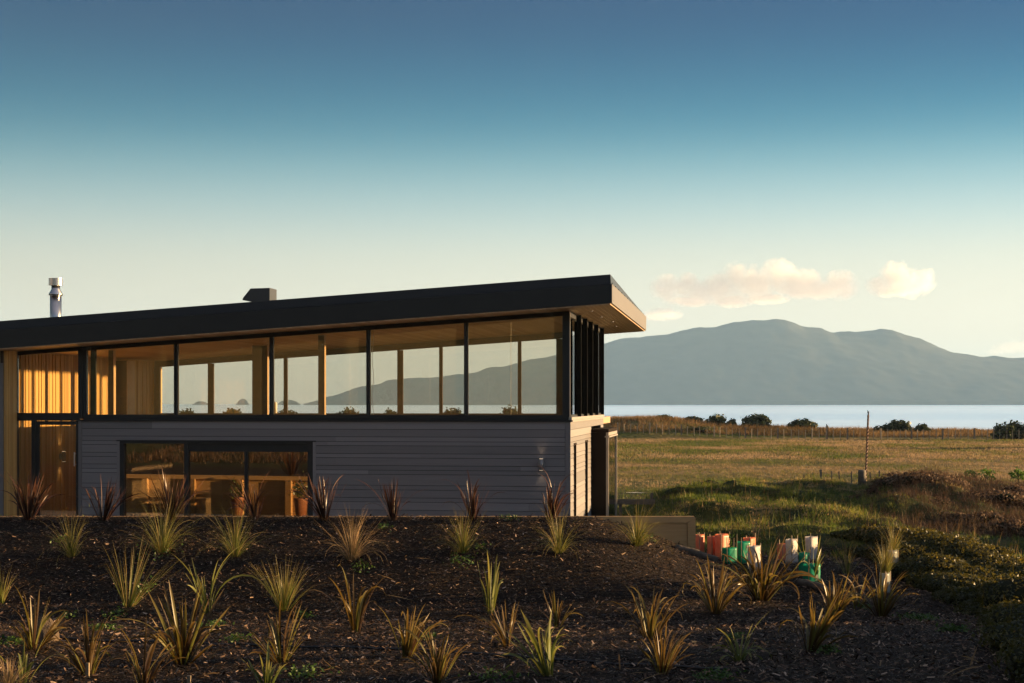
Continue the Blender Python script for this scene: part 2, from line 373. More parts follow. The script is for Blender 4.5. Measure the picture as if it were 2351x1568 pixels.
mm = n.new('ShaderNodeMix'); mm.data_type = 'RGBA'; l.new(a1.outputs['Fac'], mm.inputs['Factor']); l.new(turfc, mm.inputs['A']); l.new(mulchc, mm.inputs['B'])
l.new(mm.outputs['Result'], b.inputs['Base Color']); b.inputs['Roughness'].default_value = .95; b.inputs['Specular IOR Level'].default_value = .15
bp = n.new('ShaderNodeBump'); bp.inputs['Strength'].default_value = 1; bp.inputs['Distance'].default_value = .05; l.new(noise(22), bp.inputs['Height']); l.new(bp.outputs[0], b.inputs['Normal'])
M['near'] = m
m, n, l, b = new_mat('paddock_grass')
t = n.new('ShaderNodeTexCoord')
fc = rmp(noise(1, 7, (.055, .07, 1)), [(.36, (.075, .10, .02)), (.5, (.18, .15, .05)), (.6, (.32, .22, .095)), (.75, (.40, .28, .13))])
l.new(fc, b.inputs['Base Color']); b.inputs['Roughness'].default_value = 1; b.inputs['Specular IOR Level'].default_value = .1
bp = n.new('ShaderNodeBump'); bp.inputs['Strength'].default_value = 1; bp.inputs['Distance'].default_value = .6; l.new(noise(1, 9, (1.2, 1.2, 1.2)), bp.inputs['Height']); l.new(bp.outputs[0], b.inputs['Normal'])
M['field'] = m

def axis(parts):
    out = []
    for a, b_, s in parts: out.append(np.arange(a, b_, s))
    return np.concatenate(out + [[parts[-1][1]]])
def grid(name, xs, ys, fn, mt, attrs=None, kind='structure'):
    X, Y = np.meshgrid(xs, ys); Z = fn(X, Y); nx = len(xs); ny = len(ys)
    V = np.stack([X, Y, Z], -1).reshape(-1, 3)
    i = np.arange(nx * ny).reshape(ny, nx)
    Fq = np.stack([i[:-1, :-1], i[:-1, 1:], i[1:, 1:], i[1:, :-1]], -1).reshape(-1, 4)
    o = np_mesh(name, V, Fq, mt, None, True, {k: f(X, Y) for k, f in (attrs or {}).items()})
    o['kind'] = kind; return o
def mulchmask(X, Y):
    e = .8 * (fbm(X * .8, Y * .8, 3) - .47)
    lim = np.interp(Y, [13, 20, 25, 28, 31, 32.5], [5.2, 6.2, 8.4, 8.2, 7.6, 6.0])
    return sstep(.35, -.35, X + e - lim) * sstep(32.2, 31.2, Y + e) * sstep(10, 13, Y + e)
xs = axis([(-90, -40, 5), (-40, -16, 1), (-16, 20, .16), (20, 40, .8), (40, 90, 5)])
ys = axis([(-70, -10, 1.5), (-10, 12, .6), (12, 29.25, .16), (29.25, 29.5, .05), (29.5, 62, .3), (62, 70, 1)])
grid('ground', xs, ys, ground, M['near'], {'mulch': mulchmask})
xs = axis([(-220, -100, 8), (-100, 110, 1.0), (110, 260, 8)])
ys = axis([(70, 165, 1.0), (165, 200, .5), (200, 230, 2)])
grid('field', xs, ys, lambda X, Y: ground(X, Y), M['field'])
# courtyard slab between the bank and the house
o = MB().box(-18, 3.4, WALLY + .16, 35.6, -.62, -.47).build('courtyard_paving', M['paving']); o['kind'] = 'structure'

# sea
m, n, l, b = new_mat('sea_water')
b.inputs['Roughness'].default_value = .3; b.inputs['IOR'].default_value = 1.33; b.inputs['Specular IOR Level'].default_value = .08
t = n.new('ShaderNodeTexCoord')
l.new(rmp(noise(1, 9, (.0001, .0016, 1)), [(.40, (.34, .56, .74)), (.5, (.58, .76, .86)), (.58, (.74, .85, .90))]), b.inputs['Base Color'])
h1 = noise(1, 3, (.002, .012, 1)); h2 = noise(1, 4, (.05, .16, 1))
bp1 = n.new('ShaderNodeBump'); bp1.inputs['Strength'].default_value = .35; bp1.inputs['Distance'].default_value = 8; l.new(h1, bp1.inputs['Height'])
bp2 = n.new('ShaderNodeBump'); bp2.inputs['Strength'].default_value = .5; bp2.inputs['Distance'].default_value = .8; l.new(h2, bp2.inputs['Height']); l.new(bp1.outputs[0], bp2.inputs['Normal'])
l.new(bp2.outputs[0], b.inputs['Normal'])
gl = n.new('ShaderNodeBsdfGlossy'); gl.inputs['Roughness'].default_value = .3; gl.inputs['Color'].default_value = (.60, .66, .70, 1); l.new(bp2.outputs[0], gl.inputs['Normal'])
ads = n.new('ShaderNodeAddShader'); l.new(b.outputs[0], ads.inputs[0]); l.new(gl.outputs[0], ads.inputs[1]); l.new(ads.outputs[0], n['Material Output'].inputs['Surface'])
o = MB().box(-3800, 3800, 196, 9000, -9, -4.0).build('sea', m); o['kind'] = 'structure'

# islands
M['island'] = mat('island_bush', (.06, .065, .05), (.085, .085, .068), .012, 1, bump=.3, bscale=.03, spec=.05)
IP = [(757, 926), (765, 916), (774, 909), (794, 899), (814, 890), (829, 888), (871, 882), (887, 874), (913, 870), (955, 868), (1008, 866), (1040, 860), (1064, 858), (1092, 856), (1121, 844), (1157, 841),
      (1189, 833), (1213, 825), (1245, 823), (1276, 816), (1320, 803), (1382, 791), (1418, 778), (1475, 773), (1524, 769), (1552, 762), (1598, 752), (1641, 751), (1684, 739.5), (1719, 736), (1770, 733.6), (1786, 731.7), (1801, 733),
      (1824, 741), (1840, 748), (1887, 754), (1910, 764), (1949, 761), (1980, 761.7), (2019, 755.5), (2047, 756.6), (2078, 767.5), (2113, 777), (2148, 795), (2179, 810), (2202, 811), (2234, 818.6), (2257, 820.5), (2284, 817), (2323, 822.5), (2351, 820.5), (2420, 812), (2600, 830), (2800, 900), (2850, 927)]
YI = 5600.0
ix = np.array([PX(p, YI) for p, _ in IP]); iz = np.array([PZ(q, YI) for _, q in IP])
_gx = np.arange(ix[0] - 400, ix[-1] + 400, 20.0); _gz = np.interp(_gx, ix, iz, left=-12, right=-12)
_k = np.exp(-.5 * (np.arange(-40, 41) * 20 / 260.0) ** 2); _gs = np.convolve(np.pad(_gz, 40, mode='edge'), _k / _k.sum(), 'valid')
def island(X, Y):
    d = (Y - YI) / 750.0
    h0 = np.interp(X, ix, iz, left=-12, right=-12); hs_ = np.minimum(np.interp(X, _gx, _gs), h0 * 1.15 + 5)
    q = np.clip(np.abs(d) * 3, 0, 1); h = h0 * (1 - q) + hs_ * q
    prof = np.clip(1 - np.abs(d) ** 1.25, -.05, 1)
    spur = (fbm(X * .0035 + 2, Y * .0022, 5) - .45)
    z = h * prof + spur * 55 * np.clip(np.abs(d), 0, 1) * np.clip(prof * 1.5, 0, 1) + 7 * (fbm(X * .03, Y * .03, 3) - .45) * (prof > 0)
    return np.where(prof <= 0.0, -14, np.where(h < -5, -14, z))
xs = np.arange(ix[0] - 60, ix[-1] + 60, 11.0); ys = np.arange(YI - 800, YI + 801, 16.0)
grid('island_hills', xs, ys, island, M['island'])
for (x0, x1, top) in ((440, 482, 921), (541, 573, 913.5), (634, 692, 917)):
    Yi = 5200.0; cx = PX((x0 + x1) / 2, Yi); hw = (PX(x1, Yi) - PX(x0, Yi)) / 2; hh = PZ(top, Yi) + 6
    xs = np.linspace(cx - hw * 1.3, cx + hw * 1.3, 40); ys = np.linspace(Yi - hw * 1.3, Yi + hw * 1.3, 30)
    grid('islet', xs, ys, lambda X, Y: -6 + hh * np.clip(1 - (((X - cx) / hw) ** 2 + ((Y - Yi) / hw) ** 2), -.2, 1) ** 1 * (.75 + .5 * fbm(X * .04, Y * .04, 4)), M['island'])

# ------------------------------------------------------------------ house
house = empty('house', (CORX, CORY, 0), -TH, 'modern two storey house with grey boards, glazed upper floor and black mono pitch roof', 'house')
SL = .0646
def zs(u): return 4.937 + SL * u                       # soffit height
UL, UR, VF, VB = -18.0, 1.07, -1.2, 12.1
ZF = .44
# roof: lower fascia band and upper tapered flashing
MB().hexa([(UL, VF, zs(UL) + .015), (UR, VF, zs(UR) + .015), (UR, VB, zs(UR) + .015), (UL, VB, zs(UL) + .015),
           (UL, VF, zs(UL) + ZF), (UR, VF, zs(UR) + ZF), (UR, VB, zs(UR) + ZF), (UL, VB, zs(UL) + ZF)]).build('fascia', M['fascia'], house, bevel=.006)
g = .012
roof = MB().hexa([(UL, VF + g, zs(UL) + ZF + .004), (UR - g, VF + g, zs(UR) + ZF + .004), (UR - g, VB - g, zs(UR) + ZF + .004), (UL, VB - g, zs(UL) + ZF + .004),
           (UL, VF + .05, zs(UL) + ZF + .215), (UR - .03, VF + .05, zs(UR) + ZF + .215), (UR - .03, VB - .05, zs(UR) + ZF + .03), (UL, VB - .05, zs(UL) + ZF + .03)]).build('roof', M['fascia'], house)
mb = MB()
for i in range(13):
    v = VF + .3 + i * 1.0; MB().box(UR - .016, UR + .001, v - .012, v + .012, zs(UR) + ZF + .02, zs(UR) + ZF + .044).build('screw', M['black'], roof)
MB().hexa([(UR + .001, VF, zs(UR) + .015), (UR + .014, VF, zs(UR) + .015), (UR + .014, VB, zs(UR) + .015), (UR + .001, VB, zs(UR) + .015), (UR + .001, VF, zs(UR) + ZF - .004), (UR + .014, VF, zs(UR) + ZF - .004), (UR + .014, VB, zs(UR) + ZF - .004), (UR + .001, VB, zs(UR) + ZF - .004)]).build('sunlit_fascia_end', M['fascia_lit'], house)  # added strip that paints the sunlit look onto the fascia end
# soffit boards, running along v
mb = MB(); u = UL
while u < UR - .03:
    u1 = min(u + .115, UR - .025); mb.wedge(u, u1 - .006, VF + .025, VB - .025, zs(u) - .012, zs(u1) - .012, zs(u) + .008, zs(u1) + .008); u = u1
build_boards(mb, 'soffit', M['soffit'], house)
mb = MB(); mb.wedge(UL, UR - .026, VF + .026, VB - .026, zs(UL) + .009, zs(UR) + .009, zs(UL) + .014, zs(UR) + .014); mb.build('soffit_lining', M['darkcol'], house)
# downlights
for (u, v) in ((.45, .6), (.45, 3.2), (.55, 5.6), (.45, 8.0), (-1.3, 1.2), (-3.0, 3.4), (-5.2, 1.6), (-6.6, 4.8), (-8.2, 3), (-9.6, 5.4), (-10.6, 2.0), (-2.2, 6.2), (-4.3, 6.6)):
    MB().lathe([(.045, -.006), (.045, .01)], (u, v, zs(u) - .016), 12).build('downlight', M['steel'], house)

# cladding boards
zl = [2.36, 2.175, 1.997, 1.886, 1.79, 1.604, 1.504, 1.323, 1.216, 1.116, .86, .755, .57, .47, .28, .09, -.01, -.2, -.4, -.6]
UW = hu(181, 0)                                        # left end of the boarded wall
SL0, SL1, SLT = hu(276, 0), hu(719, 0), 1.886          # sliding window opening
mb = MB()
for a, c in zip(zl[:-1], zl[1:]):
    segs = [(UW + .09, -.095)] if c >= SLT - .01 else [(UW + .09, SL0), (SL1, -.095)]
    for (p, q) in segs:
        cuts = [p] + sorted(random.uniform(p, q) for _ in range(1 if q - p > 4 and random.random() < .45 else 0)) + [q]
        for s0, s1 in zip(cuts[:-1], cuts[1:]):
            mb.hexa([(s0 + .001, -.03, c + .011), (s1 - .001, -.03, c + .011), (s1 - .001, 0, c + .011), (s0 + .001, 0, c + .011), (s0 + .001, -.022, a), (s1 - .001, -.022, a), (s1 - .001, 0, a), (s0 + .001, 0, a)])
build_boards(mb, 'wall_boards', M['clad'], house)
for (p, q, d, zt) in ((-.09, .032, .034, 2.36), (UW, UW + .085, .034, 2.36), (SL0 - .07, SL0 - .002, .036, SLT), (SL1 + .002, SL1 + .07, .036, SLT)):
    build_boards(MB().box(p, q, -d, 0, -.6, zt), 'corner_board', M['clad'], house)
for u in (-1.1, -4.9, -8.7, -12.5):
    MB().wedge(u, u + .006, VF - .0015, VF + .002, zs(u) + .03, zs(u) + .03, zs(u) + ZF - .01, zs(u) + ZF - .01).build('fascia_joint', M['black'], house)
mb = MB(); mb.box(UW, SL0 - .003, .002, .14, -.7, 2.36).box(SL1 + .003, -.002, .002, .14, -.7, 2.36).box(SL0 - .003, SL1 + .003, .002, .14, SLT + .02, 2.36)
mb.build('wall', M['black'], house)
MB().box(UW - .05, .06, -.075, .13, 2.362, 2.405).build('sill_flashing', M['black'], house)
# end wall boards (u = 0 face) with two slot windows and the bay
VS = [(hv(1314.5, 0), hv(1319, 0)), (hv(1341, 0), hv(1345.5, 0))]; BV0, BV1, BU, BT = hv(1355, 0), 8.16, .487, 2.11
VE = 8.98; SLOT = 1.80
mb = MB(); bk = MB()
for a, c in zip(zl[:-1], zl[1:]):
    if c >= BT: segs = [(0.002, VE)]
    elif c >= SLOT - .02: segs = [(0.002, BV0 + .02), (BV1 - .02, VE)]
    else: segs = [(0.002, VS[0][0]), (VS[0][1], VS[1][0]), (VS[1][1], BV0 + .02), (BV1 - .02, VE)]
    for (p, q) in segs:
        mb.hexa([(0.002, p, c + .010), (.032, p, c + .010), (.032, q, c + .010), (.002, q, c + .010), (.002, p, a), (.024, p, a), (.024, q, a), (.002, q, a)])
        bk.box(-.1, .0, p, q, c, a)
build_boards(mb, 'end_wall_boards', M['cladend'], house)
bk.build('end_wall', M['black'], house)
for (p, q) in VS:
    fr = MB().box(-.06, .045, p, p + .03, -.6, SLOT).box(-.06, .045, q - .03, q, -.6, SLOT).box(-.06, .05, p - .03, q + .03, SLOT, SLOT + .05).box(-.1, -.06, p, q, -.6, SLOT).build('slot_window', M['bay'], house)
    MB().box(-.055, -.05, p + .03, q - .03, -.6, SLOT).build('pane', M['black'], fr)
# bay
bay = MB().box(.002, BU - .07, BV0, BV0 + .06, -.6, BT - .09).box(.002, BU - .07, BV1 - .06, BV1, -.6, BT - .09).box(.0, BU, BV0 - .02, BV1 + .02, BT - .086, BT).build('bay_window', M['bay'], house)
MB().box(BU - .068, BU, BV0, BV0 + .07, -.6, BT - .088).box(BU - .068, BU, BV1 - .07, BV1, -.6, BT - .088).box(BU - .068, BU, BV0 + .07, BV1 - .07, BT - .17, BT - .088).box(BU - .1, BU + .02, BV0 - .01, BV1 + .01, BT - .22, BT - .18).build('frame', M['sillmetal'], bay)
MB().box(BU - .035, BU - .03, BV0 + .07, BV1 - .07, -.6, BT - .17).build('pane', M['glass_end'], bay)

# upper front glazing
ZB0, ZB1 = 2.406, 2.52
UE = hu(190, 0)
def head(u): return zs(u) - .015
bars = [403, 622.5, 845, 1069.5]
fr = MB()
fr.wedge(UE, -.0, .0, .12, head(UE) - .10, head(0) - .10, head(UE), head(0))
fr.box(UE, 0, .0, .12, ZB0, ZB1)
for p in bars:
    u = hu(p, 0); fr.box(u - .045, u - .008, .0, .12, ZB1, head(u) - .09); fr.box(u + .008, u + .045, .0, .12, ZB1, head(u) - .09)
fr.box(-.16, 0, .0, .12, ZB1, head(0) - .10); fr.box(UE, UE + .09, .0, .12, ZB1, head(UE) - .09)
bandw = fr.build('window_band', M['black'], house, bevel=.004)
edges = [UE + .09] + [hu(p, 0) for p in bars] + [-.16]
for a, c in zip(edges[:-1], edges[1:]):
    a += .03 if a != edges[0] else 0; c -= .03 if c != edges[-1] else 0
    MB().wedge(a, c, .055, .062, ZB1, ZB1, head(a) - .1, head(c) - .1).build('pane', M['glass_up'], bandw)
# stiles of the left opening sash
mb = MB()
for p0, p1 in ((208.5, 217.5), (218, 221)):
    mb.box(hu(p0, .08), hu(p1, .08), .066, .11, ZB1, head(hu(p0, .08)) - .1)
mb.build('stile', M['black'], bandw)

# end glazing with fins
fr = MB(); fr.box(-.10, 0.03, .125, VE, ZB0, ZB1); fr.box(-.1, 0, .125, VE, zs(0) - .13, zs(0) - .02); fr.box(-.12, 0, VE - .13, VE, ZB1, zs(0) - .13)
endw = fr.build('end_window', M['black'], house)
MB().box(-.06, .09, -.07, VE + .06, 2.362, 2.4).box(-.02, .06, .0, VE, 2.402, 2.47).build('end_sill', M['sillmetal'], endw)
MB().box(-.055, -.048, .125, VE - .13, ZB1, zs(0) - .13).build('pane', M['glass_end'], endw)
for p in (1323.5, 1338, 1351, 1364, 1377.5):
    v = hv(p, 0); MB().box(.001, .115, v - .02, v + .04, 2.472, zs(0) - .02).box(-.20, -.058, v - .02, v + .04, ZB1, zs(0) - .14).build('fin', M['fin'], endw)
MB().box(.002, .022, .0, .03, 2.472, zs(0) - .02).build('corner_trim', M['sillmetal'], endw)

# back glazing
BVB = 9.0; UBL = hu(367, BVB)
fr = MB(); fr.box(UBL, -.0, BVB, BVB + .1, 2.40, hz(949, -5, BVB)); zb = hz(949, -5, BVB)
fr.wedge(-15, 0, BVB, BVB + .1, zs(-15) - .2, zs(0) - .2, zs(-15) - .02, zs(0) - .02)
for p0, p1 in ((477, 489.5), (651, 659), (912, 924.5), (1008, 1015.5), (1188.5, 1196.5), (1277, 1292)):
    a, c = hu(p0, BVB), hu(p1, BVB); fr.box(a, c, BVB, BVB + .1, zb, zs(a) - .2)
backw = fr.build('back_window', M['darkcol'], house)
us = [UBL] + [hu(p, BVB) for p in (483, 655, 918, 1012, 1192, 1282)]
for a, c in zip(us[:-1], us[1:]):
    MB().wedge(a + .06, c - .06, BVB + .04, BVB + .047, zb, zb, zs(a) - .19, zs(c) - .19).build('pane', M['glass_back'], backw)

for (p, w_) in ((856, 3.0), (1173, .3)):
    u = hu(p, .3); MB().tube([(u + .01 * w_ * math.sin(i * .9) * .6, .3, zs(u) - .03 - (zs(u) - 2.45) * i / 16) for i in range(17)], .007 if w_ > 1 else .004, 6).build('blind_cord', M['whitestuff'], house)
# inside
UWD = -13.5
mb = MB(); v = -.62
while v < 9.6:
    w = random.choice((.065, .09, .09, .14)); d = random.choice((0, .004, .012, .02)); mb.box(UWD - .03, UWD + d, v, v + w - .006, -.6, zs(UWD) - .014); v += w
build_boards(mb, 'timber_wall', M['wood'], house)
MB().box(UWD - .12, UWD - .032, -.62, 9.6, -.6, zs(UWD) - .02).build('timber_wall_backing', M['darkcol'], house)
MB().box(UL, UWD - .035, -.66, -.622, -.6, zs(UL) - .02).build('side_wall', M['clad'], house)
MB().box(-11.35, -.102, .13, 8.99, 2.16, 2.40).build('upper_floor', M['floor'], house)
MB().box(-13.4, -.102, .13, 11.5, -.62, -.50).build('lower_floor', M['floor'], house)
mb = MB(); mb.box(-11.45, -11.37, .14, 9, -.5, 2.16).box(-11.45, -.1, 9.0, 9.08, -.5, 2.36); mb.build('inner_wall', M['interior'], house)
MB().box(UBL - .25, UBL, BVB - .02, BVB + .12, -.5, zs(UBL) - .02).box(UWD, UBL - .25, BVB + .0, BVB + .1, -.5, 2.4).build('rear_wall', M['darkcol'], house)
for (p0, p1, v, ytop, nm) in ((579, 613, 4.5, None, 'column'), (730.5, 744, 2.2, None, 'column'), (249, 260, 2.0, None, 'column'), (266, 291, 6.0, 828, 'cupboard')):
    a, c = hu(p0, v), hu(p1, v); zt = zs(a) - .02 if ytop is None else hz(ytop, a, v)
    k = MB().box(a, c, v, v + (.14 if ytop is None else .55), 2.402, zt).build(nm, M['darkcol'], house)
    MB().box(c + .001, c + .012, v, v + (.14 if ytop is None else .55), 2.402, zt).build('facing', M['litjamb'], k)
# lower room furnishings belonging to the house
MB().box(hu(287, .6), hu(287, .6) + .1, .3, .6, -.5, SLT).build('jamb_lining', M['litjamb'], house)
MB().box(-11.36, -9.6, 2.2, 2.9, .3, .36).box(-11.36, -11.3, 2.2, 2.9, -.5, .3).box(-9.66, -9.6, 2.2, 2.9, -.5, .3).build('bench_top', M['interior'], house)

# sliding window below
V0 = .0
fr = MB(); zt = SLT
fr.box(SL0, SL0 + .10, V0 - .03, .13, -.6, zt - .06).box(SL1 - .13, SL1, V0 - .03, .13, -.6, zt - .06).box(SL0, SL1, V0 - .03, .13, zt - .06, zt + .0)
fr.box(SL0 - .08, SL1 + .08, -.05, -.031, zt - .005, zt + .022)
a, c = hu(424, .05), hu(434, .05); fr.box(a, c, .0, .12, -.6, zt - .06)
fr.box(c, SL1 - .13, .03, .125, zt - .25, zt - .06)
a2, c2 = hu(562, .07), hu(569.5, .07); fr.box(a2, c2, .035, .12, -.6, zt - .25)
slider = fr.build('sliding_window', M['black'], house, bevel=.004)
MB().box(SL0 + .1, a, .055, .063, -.6, zt - .06).build('pane', M['glass_low'], slider)
MB().box(c, a2, .08, .088, -.6, zt - .25).build('pane', M['glass_low'], slider)
MB().box(c2, SL1 - .13, .08, .088, -.6, zt - .25).build('pane', M['glass_low'], slider)

# entry glazing
EU0, EU1 = hu(37, 0), hu(180, 0)
TZ0, TZ1 = hz(966, -12.5, 0), hz(948, -12.5, 0)
fr = MB(); fr.box(EU0 - .06, EU0 + .03, 0, .1, -.6, head(EU0) - .02).box(EU1, UE + .0, -.02, .13, 2.41, head(UE)).box(EU1 - .02, UW + .0, 0, .13, -.6, 2.36)
fr.box(EU0 + .03, EU1, 0, .1, TZ0, TZ1).wedge(EU0 + .03, EU1, 0, .1, head(EU0) - .09, head(EU1) - .09, head(EU0), head(EU1))
d0 = hu(72, 0); fr.box(d0, d0 + .1, 0, .1, -.6, TZ0)
entry = fr.build('entry_frame', M['black'], house)
MB().wedge(EU0 + .03, EU1, .05, .057, TZ1, TZ1, head(EU0) - .09, head(EU1) - .09).build('pane', M['glass_back'], entry)
MB().box(EU0 + .03, d0, .05, .057, -.6, TZ0).build('pane', M['glass_up'], entry)
door = MB().box(d0 + .102, d0 + .19, .02, .09, -.5, TZ0 - .006).box(EU1 - .07, EU1 - .022, .02, .09, -.5, TZ0 - .006).box(d0 + .19, EU1 - .07, .02, .09, TZ0 - .1, TZ0 - .006).box(d0 + .19, EU1 - .07, .02, .09, -.5, -.38).build('front_door', M['black'], house)
MB().box(d0 + .19, EU1 - .07, .05, .057, -.38, TZ0 - .1).build('pane', M['glass_up'], door)
hx = hu(173, 0); MB().tube([(hx, -.05, hz(1038, hx, 0)), (hx, -.05, hz(1070, hx, 0))], .018, 8).tube([(hx, -.05, hz(1042, hx, 0)), (hx, .02, hz(1042, hx, 0))], .01, 6).tube([(hx, -.05, hz(1066, hx, 0)), (hx, .02, hz(1066, hx, 0))], .01, 6).build('handle', M['steel'], door)

# camera knob under the eave at the left window corner
MB().lathe([(.03, -.10), (.05, -.07), (.05, -.02), (.03, 0)], (hu(205, -.1), -.12, head(UE) + .0), 14).build('security_light', M['black'], house)

# wall lamps
def wall_lamp(loc, rz, label, power):
    t = empty('wall_lamp', loc, rz, label, 'wall lamp', 'up and down wall lamps')
    MB().lathe([(.052, -.13), (.052, .13)], (0, -.10, 0), 20).build('lamp_body', M['greymetal'], t, True)
    bp_ = MB().lathe([(.085, 0), (.085, .018)], (0, 0, 0), 24).build('back_plate', M['greymetal'], t); bp_.rotation_euler = (R(90), 0, 0)
    MB().box(-.02, .02, -.06, -.018, -.03, .03).build('bracket', M['greymetal'], t)
    em, n_, l_, b_ = new_mat('lamp_lens'); b_.inputs['Emission Color'].default_value = (1, .72, .45, 1); b_.inputs['Emission Strength'].default_value = .45
    for s in (1, -1):
        MB().lathe([(.045, -.001), (.045, .001)], (0, -.10, s * .132), 16).build('lens', em, t)
        li = bpy.data.lights.new('lamp_light', 'SPOT'); li.energy = power; li.spot_size = R(70); li.spot_blend = .9; li.color = (1, .72, .46); li.shadow_soft_size = .03
        lo = bpy.data.objects.new('lamp_light', li); COL.objects.link(lo); lo.parent = t; lo.location = (0, -.085, s * .15); lo.rotation_euler = (R(8) if s < 0 else R(180 - 8), 0, 0)
    return t
lu = hu(1244, 0); x, y = hp(lu, -.034); wall_lamp((x, y, hz(1066, lu, 0)), -TH, 'grey cylinder wall lamp on the shaded boards near the house corner', .45)
vl = hv(140, UWD + .05); x, y = hp(UWD + .03, vl); wall_lamp((x, y, PZ(1048, y)), -TH + R(90), 'small wall lamp glowing on the dark timber wall behind the front door', .9)

# flue and roof vent
vfl = 3.2; uf = hu(128, vfl); x, y = hp(uf, vfl)
def zz(py): return PZ(py, y)
fl = empty('flue', (x, y, 0), 0, 'shiny steel chimney flue with ribbed cowl standing on the roof', 'flue')
r1 = 13.0 * y / F
MB().lathe([(r1, zs(uf) + .3), (r1, zz(679))], (0, 0, 0), 28).build('pipe', M['steel'], fl, True)
MB().lathe([(r1 * 1.22, zz(678)), (r1 * 1.22, zz(675)), (r1 * .75, zz(664)), (r1 * .75, zz(656))], (0, 0, 0), 28).build('storm_collar', M['steel'], fl, True)
prof = []
for i in range(7):
    q = 655 - i * 2.4; prof += [(r1 * 1.22, zz(q)), (r1 * 1.22, zz(q - 1.6)), (r1 * 1.12, zz(q - 1.9))]
MB().lathe(prof[:-1] + [(r1 * .9, zz(639.5))], (0, 0, 0), 28).build('cowl', M['steel'], fl)
vv = 3.0; ua, ub, uc, ud = hu(557, vv), hu(577, vv), hu(619, vv), hu(578, vv); yv = hp(ua, vv)[1]
vt = empty('roof_vent', (*hp(ub, vv), zs(ub) + ZF), -TH, 'black angular metal vent box on the roof', 'roof vent')
def pv(px, py): return (hu(px, vv) - ub, PZ(py, yv) - (zs(ub) + ZF))
pts = [pv(577, 705), pv(577, 691), pv(557, 689), pv(557, 685), pv(575, 662.5), pv(619, 661.5), pv(619, 702)]
mb = MB(); k = len(pts); mb.v = [(a, 0, c) for a, c in pts] + [(a, .62, c) for a, c in pts]
mb.f = [tuple(range(k)), tuple(reversed(range(k, 2 * k)))] + [(i, k + i, k + (i + 1) % k, (i + 1) % k) for i in range(k)]
mb.build('vent_hood', M['roof'], vt)

# bench and cushion inside the lower room
bz = -.5; u0 = hu(291, .9)
bn = empty('bench', (*hp(u0, .9), bz), -TH, 'low timber bench behind the left pane of the sliding window', 'bench')
MB().box(0, 1.0, 0, .5, .60, .68).build('seat', M['litjamb'], bn)
for (a, c) in ((.02, .02), (.92, .02), (.02, .42), (.92, .42)): MB().box(a, a + .06, c, c + .06, 0, .60).build('leg', M['litjamb'], bn)
q = MB().tube([(.2, 0, .07), (.85, 0, .07)], [.07, .07], 14).build('cushion', M['yellow']); q.location = (*hp(u0, 1.05), bz + .68); q.rotation_euler = (0, 0, -TH)
tag(q, 'yellow rolled cushion on the bench inside the lower window', 'cushion')

# ------------------------------------------------------------------ retaining wall, pots
XW0, XW1 = -15.0, PX(1597, WALLY); ZW = PZ(1186, WALLY)
rw = empty('retaining_wall', (0, WALLY, 0), 0, 'low timber retaining wall with capping rail behind the planted bank', 'retaining wall')
mb = MB(); zc_ = ZW - .115; x = XW0
for (z0, z1) in ((zc_ - .455, zc_ - .004), (zc_ - .91, zc_ - .46), (-.75, zc_ - .915)):
    mb.box(XW0, -9.1, .02, .075, z0, z1).box(-9.096, -4.3, .02, .075, z0, z1).box(-4.296, XW1 - .155, .02, .075, z0, z1)
build_boards(mb, 'plank', M['sleeper'], rw)
mb = MB(); mb.hexa([(XW0, 0, zc_), (XW1 - .155, 0, zc_), (XW1 - .155, .15, zc_), (XW0, .15, zc_), (XW0, 0, ZW), (XW1 - .04, 0, ZW), (XW1 - .04, .15, ZW), (XW0, .15, ZW)])
o = build_boards(mb, 'capping', M['sleeper'], rw)
mb = MB(); mb.hexa([(XW1 - .15, 0, -.7), (XW1, 0, -.7), (XW1, .15, -.7), (XW1 - .15, .15, -.7), (XW1 - .15, 0, zc_ - .004), (XW1, 0, ZW - .03), (XW1, .15, ZW - .03), (XW1 - .15, .15, zc_ - .004)])
mb.hexa([(XW1 - .15, 0, zc_ - .001), (XW1, 0, ZW - .027), (XW1, .15, ZW - .027), (XW1 - .15, .15, zc_ - .001), (XW1 - .038, 0, ZW - .001), (XW1 - .02, 0, ZW - .001), (XW1 - .02, .15, ZW - .001), (XW1 - .038, .15, ZW - .001)])
build_boards(mb, 'end_post', M['sleeper'], rw)
for x in np.arange(-13.5, 3.0, 1.55): build_boards(MB().box(x, x + .18, .08, .2, -.7, zc_ - .004), 'post', M['sleeper'], rw)
def mirror_pt(px, Yp):
    """courtyard point whose reflection in the facade glass shows at column px"""
    u = hu(px, .06); x, y = hp(u, .06); d = Vector((x, y, 0)); nrm = Vector((sT, cT, 0))
    r = d - 2 * d.dot(nrm) * nrm; k = (Yp - y) / r.y; return x + r.x * k
# pots follow below, once the leaf builders exist

